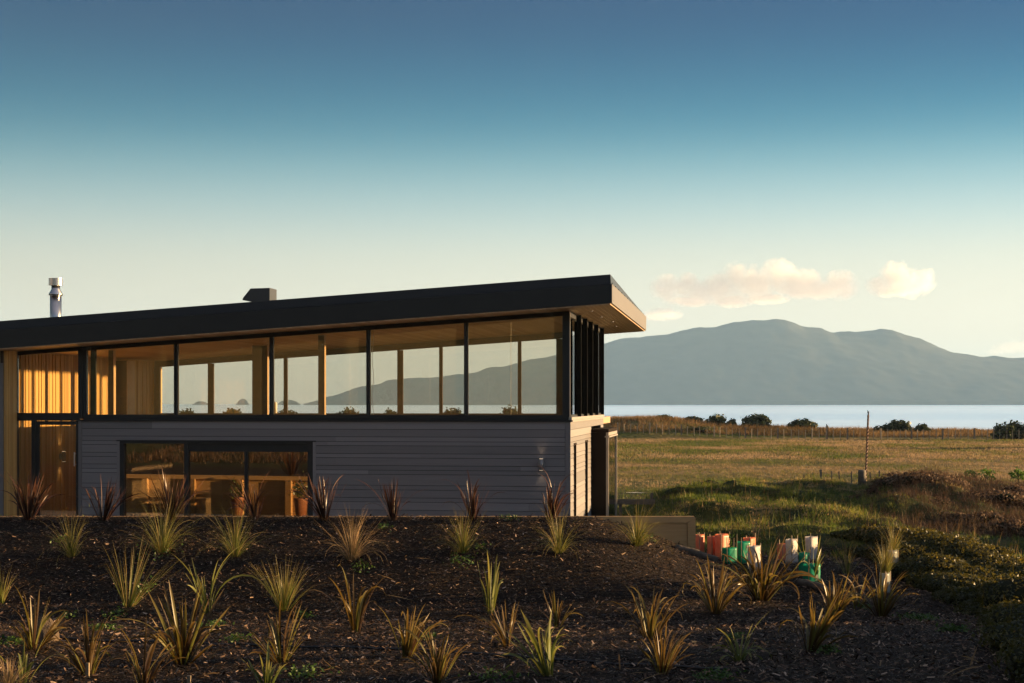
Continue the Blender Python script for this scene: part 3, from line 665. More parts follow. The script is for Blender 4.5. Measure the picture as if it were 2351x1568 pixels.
# ------------------------------------------------------------------ blade and leaf builders
def blades(base, az, length, width, lean, bend, S=5, fold=.0, rnd=None, prof='flax', twist=None, p=1.6):
    """ribbons grown from base points; returns V, F, rnd, t"""
    n_ = len(az); t = np.linspace(0, 1, S + 1)
    phi = lean[:, None] + bend[:, None] * t[None] ** p
    ds = length[:, None] / S
    ph = (phi[:, 1:] + phi[:, :-1]) / 2
    hx_ = np.concatenate([np.zeros((n_, 1)), np.cumsum(np.sin(ph) * ds, 1)], 1)
    zz_ = np.concatenate([np.zeros((n_, 1)), np.cumsum(np.cos(ph) * ds, 1)], 1)
    ca, sa = np.cos(az)[:, None], np.sin(az)[:, None]
    C = np.stack([base[:, 0:1] + hx_ * ca, base[:, 1:2] + hx_ * sa, base[:, 2:3] + zz_], -1)
    if prof == 'flax': w = np.interp(t, [0, .12, .5, .8, .95, 1], [.75, .85, 1, .75, .3, .03])
    else: w = np.interp(t, [0, .4, 1], [.9, .8, .05])
    w = width[:, None] * w[None] * .5
    tw = np.zeros((n_, 1)) if twist is None else twist[:, None] * t[None]
    nx_, nz_ = np.cos(phi), -np.sin(phi)               # blade normal in the bending plane
    Nn = np.stack([nx_ * ca, nx_ * sa, nz_], -1)
    Sd = np.stack([-sa * np.ones_like(phi), ca * np.ones_like(phi), np.zeros_like(phi)], -1)
    S2 = Sd * np.cos(tw)[..., None] + Nn * np.sin(tw)[..., None]
    if fold > 0:
        rows = [C - S2 * w[..., None], C + Nn * (fold * w)[..., None], C + S2 * w[..., None]]; K = 3
    else: rows = [C - S2 * w[..., None], C + S2 * w[..., None]]; K = 2
    V = np.stack(rows, 2).reshape(-1, 3)
    i = (np.arange(n_)[:, None, None] * (S + 1) + np.arange(S)[None, :, None]) * K + np.arange(K - 1)[None, None]
    Fq = np.stack([i, i + 1, i + 1 + K, i + K], -1).reshape(-1, 4)
    rnd = rng.random(n_) if rnd is None else rnd
    return V, Fq, np.repeat(rnd, (S + 1) * K), np.tile(np.repeat(t, K), n_)
def blade_obj(name, parts, mt, parent=None):
    V = []; Fq = []; Rn = []; T = []; o_ = 0
    for (v, f, r, t) in parts: V.append(v); Fq.append(f + o_); Rn.append(r); T.append(t); o_ += len(v)
    return np_mesh(name, np.concatenate(V), np.concatenate(Fq), mt, parent, True, {'rnd': np.concatenate(Rn), 't': np.concatenate(T)})
def leaves(P, size, nrm=None, tilt=1.0, aspect=1.8, rnd=None):
    """leaf quads (diamond) at P, oriented about nrm with random tilt"""
    n_ = len(P); d = rng.normal(size=(n_, 3))
    if nrm is not None: d = nrm + tilt * d
    d /= np.linalg.norm(d, axis=1, keepdims=True) + 1e-9
    e = np.cross(d, rng.normal(size=(n_, 3))); e /= np.linalg.norm(e, axis=1, keepdims=True) + 1e-9
    f = np.cross(d, e); s = (size * (.6 + .8 * rng.random(n_)))[:, None] if np.isscalar(size) else size[:, None]
    V = np.stack([P - e * s * .5, P + f * s * .5 / aspect + d * s * .08, P + e * s * .5, P - f * s * .5 / aspect + d * s * .08], 1).reshape(-1, 3)
    i = np.arange(n_)[:, None] * 4 + np.arange(4)[None]
    rnd = rng.random(n_) if rnd is None else rnd
    return V, i, np.repeat(rnd, 4), np.tile([0, .5, 1, .5], n_)

def flax(px, py, hpx, kind, label, n_=34, spread=.55, droop=.5, wide=1.0, Y=None, seed=None, wpx=None, split=0):
    x, y, z = gat(px, py) if Y is None else (PX(px, Y), Y, gz(PX(px, Y), Y))
    Lm = hpx * y / F * (1.02 if kind == 'flax_dark' else 1.17)
    n_ = int(n_ * 1.25); az = rng.uniform(0, 2 * np.pi) + rng.normal(0, 1.35, n_) + np.pi * (rng.random(n_) < .38); rr = rng.random(n_) ** .8
    ln = Lm * (1.22 - .5 * rr * rng.random(n_)) * (.38 + .62 * rng.random(n_) ** .55)
    lean = .04 + spread * rr + rng.normal(0, .04, n_)
    bend = droop * rng.random(n_) ** 1.5 * (0.4 + rr) * 2.6 + rng.normal(0, .08, n_)
    k_ = rng.random(n_) < .16 + .3 * droop; bend[k_] += rng.uniform(.5, 1.0, k_.sum()) * (1.0 + 1.6 * droop)
    kx = rng.random(n_) < .12; ln[kx] *= 1.35; bend[kx] += rng.uniform(.5, 1.6, kx.sum())
    wd = (.030 * wide) * rng.uniform(.6, 1.15, n_) * (Lm / .7) ** .5
    base = np.stack([.10 * Lm * rr * np.cos(az), .10 * Lm * rr * np.sin(az), np.full(n_, -.02)], 1)
    tw = rng.normal(0, .9, n_)
    o = blade_obj('flax_plant' if kind != 'flax_green' else 'green_flax', [blades(base, az, ln, wd, lean, bend, 9, .35, twist=tw, p=rng.choice([1.6, 2.2, 3.0]))], M[kind])
    o.location = (x, y, z); o.rotation_euler = (random.gauss(0, .07), random.gauss(0, .10), 0)
    return tag(o, label, 'flax', 'flax plants on the bank')
def tussock(px, py, hpx, kind, label, n_=130, spread=.5, droop=.8, thick=1.0, Y=None, name='grass_tussock', dz=0):
    x, y, z = gat(px, py) if Y is None else (PX(px, Y), Y, gz(PX(px, Y), Y))
    n_ = int(n_ * 1.5); Lm = hpx * y / F * 1.3
    n_ = int(n_ * random.uniform(.65, 1.15)); az = rng.uniform(0, 2 * np.pi) + rng.normal(0, 1.5, n_) + np.pi * (rng.random(n_) < .35); rr = rng.random(n_)
    ln = Lm * (.35 + .85 * rng.random(n_) ** .8); lean = .03 + spread * rr + rng.normal(0, .05, n_)
    bend = droop * (rng.random(n_) ** .9) * (.25 + rr) * 3.3
    n_ = n_; wd = .0085 * thick * rng.uniform(.6, 1.3, n_)
    base = np.stack([.09 * Lm * rr * np.cos(az), .09 * Lm * rr * np.sin(az), np.full(n_, -.02)], 1)
    o = blade_obj(name, [blades(base, az, ln, wd, lean, bend, 6, 0, prof='g', twist=rng.normal(0, .6, n_), p=1.25)], M[kind])
    o.location = (x, y, z + dz); o.rotation_euler = (random.gauss(0, .06), random.gauss(0, .08), 0)
    return tag(o, label, 'grass tussock', 'grass tussocks on the bank')
def stem_plant(name, loc, h, n_, leafsize, mt, label, cat, spread=.35):
    t = empty(name, loc, 0, label, cat)
    mb = MB(); P = []
    for k in range(n_):
        a = random.uniform(0, 6.28); r_ = random.random() * spread * h; tip = (r_ * math.cos(a), r_ * math.sin(a), h * random.uniform(.7, 1))
        mb.tube([(0, 0, 0), (tip[0] * .4, tip[1] * .4, tip[2] * .5), tip], [.008, .006, .003], 5)
        for q in np.linspace(.35, 1, 9): P.append([tip[0] * q + random.uniform(-.06, .06) * h, tip[1] * q + random.uniform(-.06, .06) * h, tip[2] * q])
    mb.build('stem', M['twig'], t); blade_obj('foliage', [leaves(np.array(P), leafsize)], mt, t)
    return t

# ------------------------------------------------------------------ plants: top row of dark flax along the wall
G1 = 'dark bronze flax, '
for (px, hp_, w, lab) in ((65, 100, 1, 'in front of the front door at the left edge'), (237, 96, .8, 'before the boards between door and sliding window'),
        (393, 108, 1.1, 'in front of the left pane of the sliding window'), (587, 88, .8, 'between the two dark sliding panes'),
        (745, 95, 1, 'at the right jamb of the sliding window'), (903, 86, .75, 'alone against the boards right of the sliding window'),
        (1086, 84, .85, 'against the middle of the blank boarded wall'), (1265, 84, .85, 'under the wall lamp at the house corner')):
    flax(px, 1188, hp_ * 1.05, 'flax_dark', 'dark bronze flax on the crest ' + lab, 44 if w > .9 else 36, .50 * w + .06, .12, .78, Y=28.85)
for (px, py, h, k, n_, lab) in ((165, 1277, 85, 'tuss_green', 80, 'sparse arching tussock below the front door flax'), (372, 1268, 100, 'tuss_green', 150, 'full green tussock with long arching blades below the sliding window'),
        (540, 1277, 100, 'tuss_green', 110, 'green yellow tussock below the middle of the sliding window'), (808, 1285, 92, 'tuss_tan', 170, 'tan wispy tussock right of the sliding window'),
        (1062, 1268, 80, 'tuss_green', 120, 'green tussock below the middle of the blank wall'), (1283, 1270, 88, 'tuss_green', 140, 'green tussock below the house corner'),
        (1462, 1252, 82, 'tuss_green', 170, 'bushy golden tipped tussock in front of the retaining wall end')):
    tussock(px, py, h, k, lab, n_, .7, .85)
tussock(295, 1392, 112, 'tuss_green', 'stiff upright green grass clump in the left middle of the bank', 70, .62, .12, 1.7)
tussock(652, 1402, 90, 'tuss_green', 'compact yellow green grass clump in the middle of the bank', 120, .6, .25, 1.5)
tussock(3, 1385, 70, 'tuss_green', 'green grass clump cut by the left edge', 45, .6, .3, 1.5)
tussock(20, 1590, 60, 'tuss_tan', 'dry tan tussock in the bottom left corner', 260, .75, .5, 1.2)
for (px, py, h, k, n_, s_, d_, w, lab) in (
        (476, 1408, 108, 'flax_green', 11, .35, .12, 1.0, 'thin green flax with few upright blades'),
        (815, 1452, 118, 'flax_bronze', 13, .30, .5, 1.15, 'narrow bronze flax with one pale bent blade in the bank centre'),
        (1126, 1408, 112, 'flax_green', 10, .25, .25, 1.5, 'broad bladed green flax standing alone below the blank wall'),
        (76, 1495, 112, 'flax_bronze', 30, .75, .35, 1.0, 'spreading bronze flax in front of the netting hump'),
        (205, 1548, 120, 'flax_bronze', 26, .55, .35, 1.0, 'reddish flax at the bottom beside the wooden peg, second from left'),
        (328, 1578, 120, 'flax_bronze', 13, .55, .55, 1.2, 'few bladed olive flax at the bottom edge left of the largest flax'),
        (420, 1525, 150, 'flax_bronze', 46, .75, .4, 1.15, 'largest olive bronze flax in the lower left'),
        (645, 1522, 118, 'flax_bronze', 22, .75, .25, .95, 'open bronze flax with wide thrown blades, behind the bottom green flax'),
        (612, 1585, 85, 'flax_green', 13, .5, .4, 1.5, 'green broad bladed flax at the bottom edge'),
        (932, 1508, 118, 'flax_bronze', 30, .5, .4, .95, 'bronze flax below the narrow centre flax'),
        (1003, 1568, 105, 'flax_bronze', 30, .5, .45, 1.1, 'dark reddish flax at the bottom edge near the centre'),
        (1165, 1485, 95, 'flax_bronze', 24, .7, .5, .95, 'bronze flax directly below the broad green flax'),
        (1278, 1442, 78, 'flax_bronze', 18, .6, .3, .85, 'small bronze flax in the centre right below the house corner'),
        (1256, 1552, 128, 'flax_green', 22, .4, .55, 1.2, 'tall green flax with arching tip in the lower centre'),
        (1492, 1470, 112, 'flax_bronze', 28, .55, .4, .95, 'upper one of two overlapping bronze flax in the lower right'),
        (1520, 1548, 95, 'flax_bronze', 34, .5, .35, .95, 'lower one of two overlapping bronze flax in the lower right'),
        (1697, 1518, 78, 'flax_green', 20, .75, .7, 1.2, 'low arching green flax in the lower right'),
        (1642, 1408, 105, 'flax_bronze', 34, .6, .6, 1.1, 'golden bronze flax left of the tall one by the tree guards'),
        (1748, 1378, 132, 'flax_bronze', 52, .65, .55, 1.15, 'tall golden bronze flax just in front of the tree guards'),
        (1862, 1498, 118, 'flax_bronze', 32, .6, .5, 1.05, 'bronze flax low on the right slope'),
        (1913, 1425, 98, 'flax_bronze', 34, .55, .4, 1.0, 'rust coloured flax right of the front green tree guard'),
        (1968, 1398, 85, 'flax_bronze', 18, .4, .6, 1.0, 'leaning bronze flax left of the clear tree guard'),
        (2022, 1418, 95, 'flax_bronze', 40, .75, .6, 1.05, 'outermost flax on the right with long drooping blades'),
        (52, 1570, 95, 'flax_green', 9, .6, .35, 1.3, 'small green flax at the bottom left corner')):
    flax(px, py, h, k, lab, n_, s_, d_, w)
tussock(1850, 1300, 62, 'flax_green', 'tall thin green blades behind the front green guard', 8, .3, .3, 2.4)
tussock(1945, 1318, 62, 'tuss_green', 'wispy green yellow tussock between the guards and the hedge', 40, .6, .4)

# pots in the courtyard (seen mirrored in the sliding window)
for px, dy, lab in ((545, .55, 'wide terracotta pot with a leafy plant by the retaining wall'), (690, .5, 'tall terracotta pot with low greenery by the retaining wall')):
    Yp = WALLY + .15 + dy; x = mirror_pt(px, Yp)
    t = empty('flower_pot', (x, Yp, -.47), 0, lab, 'flower pot', 'pots in the courtyard')
    MB().lathe([(.14, 0), (.2, .5), (.22, .55), (.19, .55), (.17, .48)], (0, 0, 0), 20).build('pot', M['terracotta'], t, True)
    P = rng.normal(size=(220, 3)) * np.array([.13, .13, .14]) + np.array([0, 0, .75]); blade_obj('foliage', [leaves(P, .09)], M['leaf_dark'], t)

# ------------------------------------------------------------------ tree guards
def guard(px0, px1, pyt, pyb, kind, label, Y=None, stakes=3, prints=False, crumple=0, rot=None, top_over=5):
    pc = (px0 + px1) / 2
    if Y is None: x, y, z = gat(pc, pyb, 20, 40, 30.2)
    else: y = Y; x = PX(pc, Y); z = gz(x, y)
    zb = min(PZ(pyb, y), z) ; w = (px1 - px0) * 1.12 * y / F; h = PZ(pyt, y) - zb
    t = empty('tree_guard', (x, y, zb), random.uniform(.7, 1.0) if rot is None else rot + .5, label, 'tree guard', 'plastic tree guards at the end of the wall')
    ns = 28; hs = 9; V = []; 
    for j in range(hs + 1):
        q = j / hs
        for i in range(ns):
            a = 2 * math.pi * i / ns; k = 5 if kind != 'clear' else 2.2
            cx, sx = math.cos(a), math.sin(a); rr = (abs(cx) ** k + abs(sx) ** k) ** (-1 / k)
            jit = 1 + crumple * (float(fbm(i * .9 + px0, j * .9, 3)) - .45) * 2
            V.append((rr * cx * w / 2 * jit * (1 - .04 * q), rr * sx * w * .33 * jit, h * q + (crumple * .12 * h * (float(vnoise(i * .8 + px0, 3.3)) - .5) if j == hs else 0)))
    Fq = [(j * ns + i, j * ns + (i + 1) % ns, (j + 1) * ns + (i + 1) % ns, (j + 1) * ns + i) for j in range(hs) for i in range(ns)]
    s = np_mesh('sleeve', V, Fq, M[kind], t, crumple > 0 or kind == 'clear')
    so = s.modifiers.new('thickness', 'SOLIDIFY'); so.thickness = .004
    pos = [(-w * .44, -w * .25), (w * .42, -w * .25), (w * .05, w * .27), (w * .1, -w * .29)][:stakes]
    for (a, c) in pos:
        MB().tube([(a, c, -.05), (a + random.uniform(-.01, .01), c, h + random.uniform(.2, 1) * top_over * y / F * 2)], .008, 6).build('stake', M['stake'], t)
    if prints:
        for (zc_, rect) in ((.78, 0), (.66, 1), (.42, 0), (.30, 1)):
            mb = MB(); sz = w * .14; yy = -w * .34 - .004
            if rect: 
                for (a0, a1, b0, b1) in ((-1, 1, .7, 1), (-1, 1, -1, -.7), (-1, -.8, -.7, .7), (.8, 1, -.7, .7), (-.5, .5, -.2, .2)): mb.box(.08 * w + a0 * sz, .08 * w + a1 * sz, yy - .001, yy, zc_ * h + b0 * sz * .6, zc_ * h + b1 * sz * .6)
            else:
                k = 14; b0 = len(mb.v)
                for r_ in (sz * .85,):
                    mb.v += [(.08 * w + r_ * math.cos(6.283 * i / k), yy, zc_ * h + r_ * math.sin(6.283 * i / k)) for i in range(k)] + [(.08 * w + r_ * math.cos(6.283 * i / k), yy - .001, zc_ * h + r_ * math.sin(6.283 * i / k)) for i in range(k)]
                    mb.f += [tuple(range(k)), tuple(reversed(range(k, 2 * k)))] + [(i, k + i, k + (i + 1) % k, (i + 1) % k) for i in range(k)]
            mb.build('printed_mark', M['print'], t)
    return t
guard(1596, 1617, 1227, 1262, 'orange', 'orange tree guard half hidden by the retaining wall post', 30.6)
guard(1624, 1645, 1231, 1279, 'orange', 'shorter orange tree guard of the touching pair', 30.5)
guard(1643, 1674, 1226, 1280, 'orange', 'wide tall orange tree guard of the touching pair behind the green one', 30.35)
guard(1660, 1690, 1257, 1293, 'green', 'short green tree guard with tall stakes, leftmost green one', 29.0, 4, False, 0, .1, 16)
guard(1693, 1721, 1243, 1291, 'green', 'tall green tree guard with black printed marks behind the tall flax', 29.3, 3, True, 0, .1)
guard(1706, 1735, 1234, 1285, 'orange', 'orange tree guard behind the tall green one', 30.8)
guard(1718, 1746, 1253, 1297, 'white', 'white sack guard hidden behind the tall golden flax', 28.7, 2, False, .25)
guard(1784, 1806, 1248, 1288, 'orange', 'orange tree guard beside the crumpled white sack', 30.2)
guard(1804, 1831, 1238, 1293, 'white', 'crumpled white sack guard streaked with leaf shadows', 29.6, 2, False, .28)
guard(1850, 1876, 1232, 1292, 'white', 'bright white sack guard standing tallest, right of the others', 30.2, 2, False, .14)
guard(1834, 1859, 1269, 1319, 'green', 'dark green tree guard behind the front one', 28.0, 3, True)
guard(1846, 1881, 1295, 1343, 'green', 'front green tree guard with printed marks, nearest the camera', 27.0, 4, True, 0, .05)
guard(2016, 2046, 1314, 1366, 'clear', 'cloudy clear tree guard in front with grass sprouting out', 26.0, 2)
guard(2036, 2062, 1262, 1322, 'clear', 'cloudy clear tree guard behind against the hedge', 28.2, 2)
tussock(2030, 1362, 66, 'tuss_green', 'upright grass sprouting from the front clear guard', 110, .2, .45, 1.1, Y=26.0, dz=.26)
tussock(2049, 1322, 58, 'tuss_green', 'upright grass sprouting from the rear clear guard', 90, .18, .45, 1.1, Y=28.2, dz=.34)
flax(1866, 1340, 95, 'flax_green', 'green flax blades growing out of the front green guard', 7, .3, .35, 1.0, Y=27.0)
stem_plant('seedling', (PX(1672, 29.0), 29.0, gz(PX(1672, 29.0), 29.0)), .55, 3, .06, M['leaf_bright'], 'small leafy seedling sprouting from the short green guard', 'seedling', .2)
stem_plant('seedling', (PX(1707, 29.3), 29.3, gz(PX(1707, 29.3), 29.3)), .36, 3, .06, M['weed'], 'seedling inside the tall green guard with printed marks', 'seedling', .3)
stem_plant('weed_stalk', (PX(1736, 31.5), 31.5, gz(PX(1736, 31.5), 31.5)), 1.0, 4, .035, M['drygrass'], 'tall dry brown weed stalk behind the orange guards', 'weed', .25)

# logs, pegs, pipe, netting
def log(p0, p1, r_, label):
    a, b_ = Vector(p0), Vector(p1); mb = MB(); pts = []; rr = []
    for i in range(9):
        q = i / 8; pts.append(a.lerp(b_, q) + Vector((0, 0, .02 * math.sin(q * 5)))); rr.append(r_ * (1 + .12 * math.sin(i * 2.1)))
    o = mb.tube(pts, rr, 14).build('log', M['log'], None, True); return tag(o, label, 'log', 'logs edging the bank')
def gp(px, py, dz=0, **k):
    x, y, z = gat(px, py, **k); return (x, y, z + dz)
log((3.0, 28.7, gz(3.0, 28.7) - .02), (PX(1648, 28.6), 28.6, gz(PX(1648, 28.6), 28.6) + .06), .075, 'dark weathered log sloping down past the retaining wall end')
log(gp(1836, 1343, .04), gp(1935, 1372, .04), .07, 'grey brown log lying right of the tall golden flax')
for px, py, hgt, lab in ((201, 1556, 34, 'thin wooden peg beside the reddish flax at lower left'), (434, 1575, 24, 'short wooden peg at the bottom below the largest flax')):
    x, y, z = gat(px, py); o = MB().box(-.018, .018, -.018, .018, -.1, hgt * y / F).build('wooden_peg', M['stake'], None, bevel=.003); o.location = (x, y, z); tag(o, lab, 'peg', 'wooden pegs')
pts = [gp(px, py, .025) for px, py in ((-60, 1466), (200, 1473), (420, 1478), (560, 1482), (700, 1490), (900, 1494), (1100, 1505), (1300, 1520), (1500, 1532), (1700, 1543))]
fine = []
for (a, b_) in zip(pts[:-1], pts[1:]):
    for q in np.linspace(0, 1, 8)[:-1]:
        x = a[0] + (b_[0] - a[0]) * q; y = a[1] + (b_[1] - a[1]) * q; fine.append((x, y, gz(x, y) + .02))
tag(MB().tube(fine, .016, 8).build('irrigation_pipe', M['hose'], None, True), 'thin black irrigation pipe lying across the lower bank', 'pipe')
def hump(px, py, rx, rz, label):
    x, y, z = gat(px, py); V = []; ns, hs = 32, 14
    for j in range(hs + 1):
        a = math.pi / 2 * j / hs
        for i in range(ns):
            b_ = 2 * math.pi * i / ns; k = 1 + .25 * (float(fbm(i * .35 + 3 + px, j * .35, 3)) - .45)
            V.append((rx * k * math.cos(a) * math.cos(b_), rx * .8 * k * math.cos(a) * math.sin(b_), rz * k * math.sin(a) - .03))
    Fq = [(j * ns + i, j * ns + (i + 1) % ns, (j + 1) * ns + (i + 1) % ns, (j + 1) * ns + i) for j in range(hs) for i in range(ns)]
    o = np_mesh('netting_hump', V, Fq, M['net'], None, True); o.location = (x, y, z); return tag(o, label, 'netting')
hump(100, 1472, .19, .34, 'tan hump of coir netting behind the spreading bronze flax')
hump(2266, 1405, .12, .14, 'small round tan clump on the shaded right slope')

# ------------------------------------------------------------------ mulch chips, weeds, grass
n_ = 200000
X = rng.uniform(-12.5, 9.5, n_); Y = rng.uniform(14.2, 32.0, n_)
ok = (mulchmask(X, Y) > rng.random(n_) * .9 + .05) & ((Y < WALLY - .02) | (X > XW1 + .05)) & (np.abs(X / Y * F) < 1330)
X, Y = X[ok], Y[ok]; Z = ground(X, Y); k = len(X)
az = rng.uniform(0, np.pi, k); ln = rng.uniform(.014, .055, k) * rng.choice([.7, 1, 1, 1.6], k); wd = ln * rng.uniform(.16, .38, k)
tilt = rng.normal(0, .28, k); roll = rng.normal(0, .45, k)
e = np.stack([np.cos(az) * np.cos(tilt), np.sin(az) * np.cos(tilt), np.sin(tilt)], 1)
s_ = np.stack([-np.sin(az) * np.cos(roll), np.cos(az) * np.cos(roll), np.sin(roll)], 1)
C = np.stack([X, Y, Z + .008 + np.abs(np.sin(tilt)) * ln * .5 + np.abs(np.sin(roll)) * wd * .5 + rng.random(k) * .012], 1)
V = np.stack([C - e * ln[:, None] / 2 - s_ * wd[:, None] / 2, C + e * ln[:, None] / 2 - s_ * wd[:, None] * .35, C + e * ln[:, None] / 2 + s_ * wd[:, None] * .35, C - e * ln[:, None] / 2 + s_ * wd[:, None] / 2], 1).reshape(-1, 3)
PD = np.stack([rng.uniform(-11, 6.5, 420), rng.uniform(14.5, 29, 420)], 1); PD = PD[np.abs(PD[:, 0] / PD[:, 1] * F) < 1250]; PD = np.column_stack([PD, ground(PD[:, 0], PD[:, 1]) + .015]); q = len(PD)
tag(blade_obj('dead_leaves', [blades(PD, rng.uniform(0, 6.283, q), rng.uniform(.15, .5, q), rng.uniform(.006, .022, q), rng.uniform(1.1, 1.5, q), rng.uniform(.1, .5, q), 4, 0, twist=rng.normal(0, .6, q))], M['drygrass']), 'dry fallen leaf blades lying on the mulch', 'leaf litter', None, 'stuff')
o = np_mesh('bark_mulch', V, np.arange(k * 4).reshape(-1, 4), M['chips'], None, False, {'rnd': np.repeat(rng.random(k), 4), 't': np.zeros(k * 4)})
tag(o, 'brown bark chips spread over the bank', 'mulch', None, 'stuff')

P = []
for px, py, w, c in ((270, 1415, 26, 90), (330, 1356, 22, 70), (480, 1440, 30, 130), (240, 1448, 28, 120), (545, 1475, 30, 90), (700, 1418, 16, 60), (830, 1307, 18, 60), (1060, 1290, 26, 120), (1170, 1195, 18, 70), (1690, 1470, 20, 60),
        (1100, 1260, 16, 40), (150, 1420, 20, 60), (30, 1480, 30, 120), (360, 1270, 40, 120), (130, 1245, 14, 40), (980, 1470, 20, 50), (2110, 1425, 34, 220), (2190, 1450, 26, 160), (1990, 1400, 16, 60), (1600, 1262, 14, 70), (1640, 1560, 40, 160), (1900, 1500, 24, 140), (880, 1215, 16, 50), (1560, 1250, 10, 40), (1490, 1240, 16, 50), (700, 1555, 50, 120), (1140, 1560, 50, 90)):
    x, y, z = gat(px, py); r_ = w * y / F
    q = np.stack([x + rng.normal(0, r_ * .6, c), y + rng.normal(0, r_ * .9, c)], 1); P.append(np.column_stack([q, ground(q[:, 0], q[:, 1]) + rng.uniform(.01, .09, c)]))
o = blade_obj('weeds', [leaves(np.concatenate(P), .05, np.array([[0, 0, 1.0]]), .8)], M['weed']); tag(o, 'low green weeds dotted over the mulch', 'weeds', None, 'stuff')

def scatter(n_, x0, x1, y0, y1, keep):
    X = rng.uniform(x0, x1, n_); Y = rng.uniform(y0, y1, n_); k = keep(X, Y) > rng.random(n_); X, Y = X[k], Y[k]
    return np.stack([X, Y, ground(X, Y) - .01], 1)
def angpx(X, Y): return X / Y * F + CX
def tufts(name, P, per, ln, wd, lean, bend, mt, label, cat, rndf=None, S=3, sp=.06):
    k = len(P); B = np.repeat(P, per, 0) + np.column_stack([rng.normal(0, sp, k * per), rng.normal(0, sp, k * per), np.zeros(k * per)])
    q = len(B); sc = np.repeat(rng.uniform(.55, 1.25, k), per)
    base_r = np.repeat(np.clip(rndf(P[:, 0], P[:, 1]), 0, 1), per) if rndf is not None else rng.random(q)
    rn = np.clip(base_r + rng.normal(0, .14, q), 0, 1)
    pb = blades(B, rng.uniform(0, 6.283, q), ln * sc * rng.uniform(.5, 1.2, q), wd * rng.uniform(.6, 1.3, q), lean * rng.random(q), bend * rng.random(q), S, 0, rn, 'g')
    o = blade_obj(name, [pb], mt); return tag(o, label, cat, None, 'stuff')
# mound grass
def mound_keep(X, Y):
    a = angpx(X, Y); return (1 - mulchmask(X, Y)) * ((a > 1405) & (a < 2420)) * ((X > 3.5) | (Y > 33)) * np.where(Y > 52, .35, 1) * (.35 + .9 * fbm(X * .8, Y * .8, 3))
P = scatter(15000, 2.5, 22, 29.2, 56, mound_keep)
brown = lambda X, Y: sstep(1960, 2120, angpx(X, Y)) * sstep(33.5, 36, Y)
green = P[rng.random(len(P)) > brown(P[:, 0], P[:, 1]) * .8]
def grnd(X, Y):
    a = angpx(X, Y); return .27 + 1.5 * (fbm(X * .45 + 7, Y * .35, 3) - .36) + .30 * sstep(1500, 1900, a) * sstep(33, 37, Y)
tufts('mound_grass', green, 13, .115, .012, .9, 1.3, M['grass'], 'green and straw grass covering the mound', 'grass', grnd)
PC = scatter(640, 3, 16, 30.5, 49, lambda X, Y: ((angpx(X, Y) > 1440) & (angpx(X, Y) < 2100)) * (1 - brown(X, Y)))
tufts('grass_clumps', PC, 50, .24, .012, .7, 1.5, M['grass'], 'bright green and gold grass clumps on the mound', 'grass', lambda X, Y: .25 + .9 * (fbm(X * .6, Y * .5, 3) - .3), 4, .13)
P2 = scatter(15000, 5, 24, 32.5, 56, lambda X, Y: brown(X, Y) * .9 * ((angpx(X, Y) < 2430)))
tufts('dead_brush', P2, 10, .34, .009, 1.1, 1.5, M['deadbrush'], 'tangled dead brown brush on the right mound', 'brush', lambda X, Y: .25 + .9 * (fbm(X * .7, Y * .6, 3) - .3), 4, .12)
P3 = scatter(330, 6, 20, 30.5, 38, lambda X, Y: ((angpx(X, Y) > 1880) & (angpx(X, Y) < 2420)) * sstep(1850, 2200, angpx(X, Y)))
tufts('tall_straw', P3, 4, .45, .007, .35, .6, M['drygrass'], 'tall straw coloured grass stalks on the right mound', 'grass', None, 4, .1)
P3 = scatter(260, 3.2, 16, 31, 50, lambda X, Y: (angpx(X, Y) > 1480) & (angpx(X, Y) < 2000))
tufts('seed_stalks', P3, 3, .5, .006, .4, .5, M['drygrass'], 'loose pale seed stalks on the green mound', 'grass', None, 4, .1)
# field grass: coarser tufts farther away
fk = lambda X, Y: ((angpx(X, Y) > 1360) & (angpx(X, Y) < 2420)) * (.55 + .5 * fbm(X * .2, Y * .2, 3))
frn = lambda X, Y: .54 + 1.9 * (fbm(X * .16, Y * .13, 4) - .46)
P = scatter(26000, 2, 70, 56, 110, fk); tufts('paddock_grass', P, 6, .15, .03, .8, 1.0, M['fieldgrass'], 'dry and green grass of the near paddock', 'grass', frn, 2, .12)
P = scatter(26000, 4, 70, 110, 169, fk); tufts('far_paddock_grass', P, 5, .18, .06, .7, .8, M['fieldgrass'], 'dry grass of the far paddock below the dunes', 'grass', frn, 2, .2)
P = scatter(16000, -50, 75, 176, 196, lambda X, Y: (angpx(X, Y) > 300) * (.3 + fbm(X * .15, Y * .15, 3)))
tufts('dune_grass', P, 7, .55, .05, .5, .8, M['drygrass'], 'tall golden marram grass on the dunes', 'grass', lambda X, Y: .1 + 1.3 * (fbm(X * .12 + 4, Y * .15, 3) - .25), 3, .3)
# hillside behind the viewer, mirrored in the glass
P = scatter(9000, -26, 12, -14, 11, lambda X, Y: .3 + .9 * fbm(X * .5, Y * .5, 3))
P = P[np.hypot(P[:, 0], P[:, 1]) > 2.2]
P = P[~((P[:, 1] > 1) & (np.abs(P[:, 0]) < .45 * P[:, 1] + 1.5))]
tufts('hillside_grass', P, 8, .42, .025, .9, 1.3, M['deadbrush'], 'rough dry grass on the slope opposite the house', 'grass', lambda X, Y: .9 * fbm(X * .4, Y * .4, 3), 3, .15)

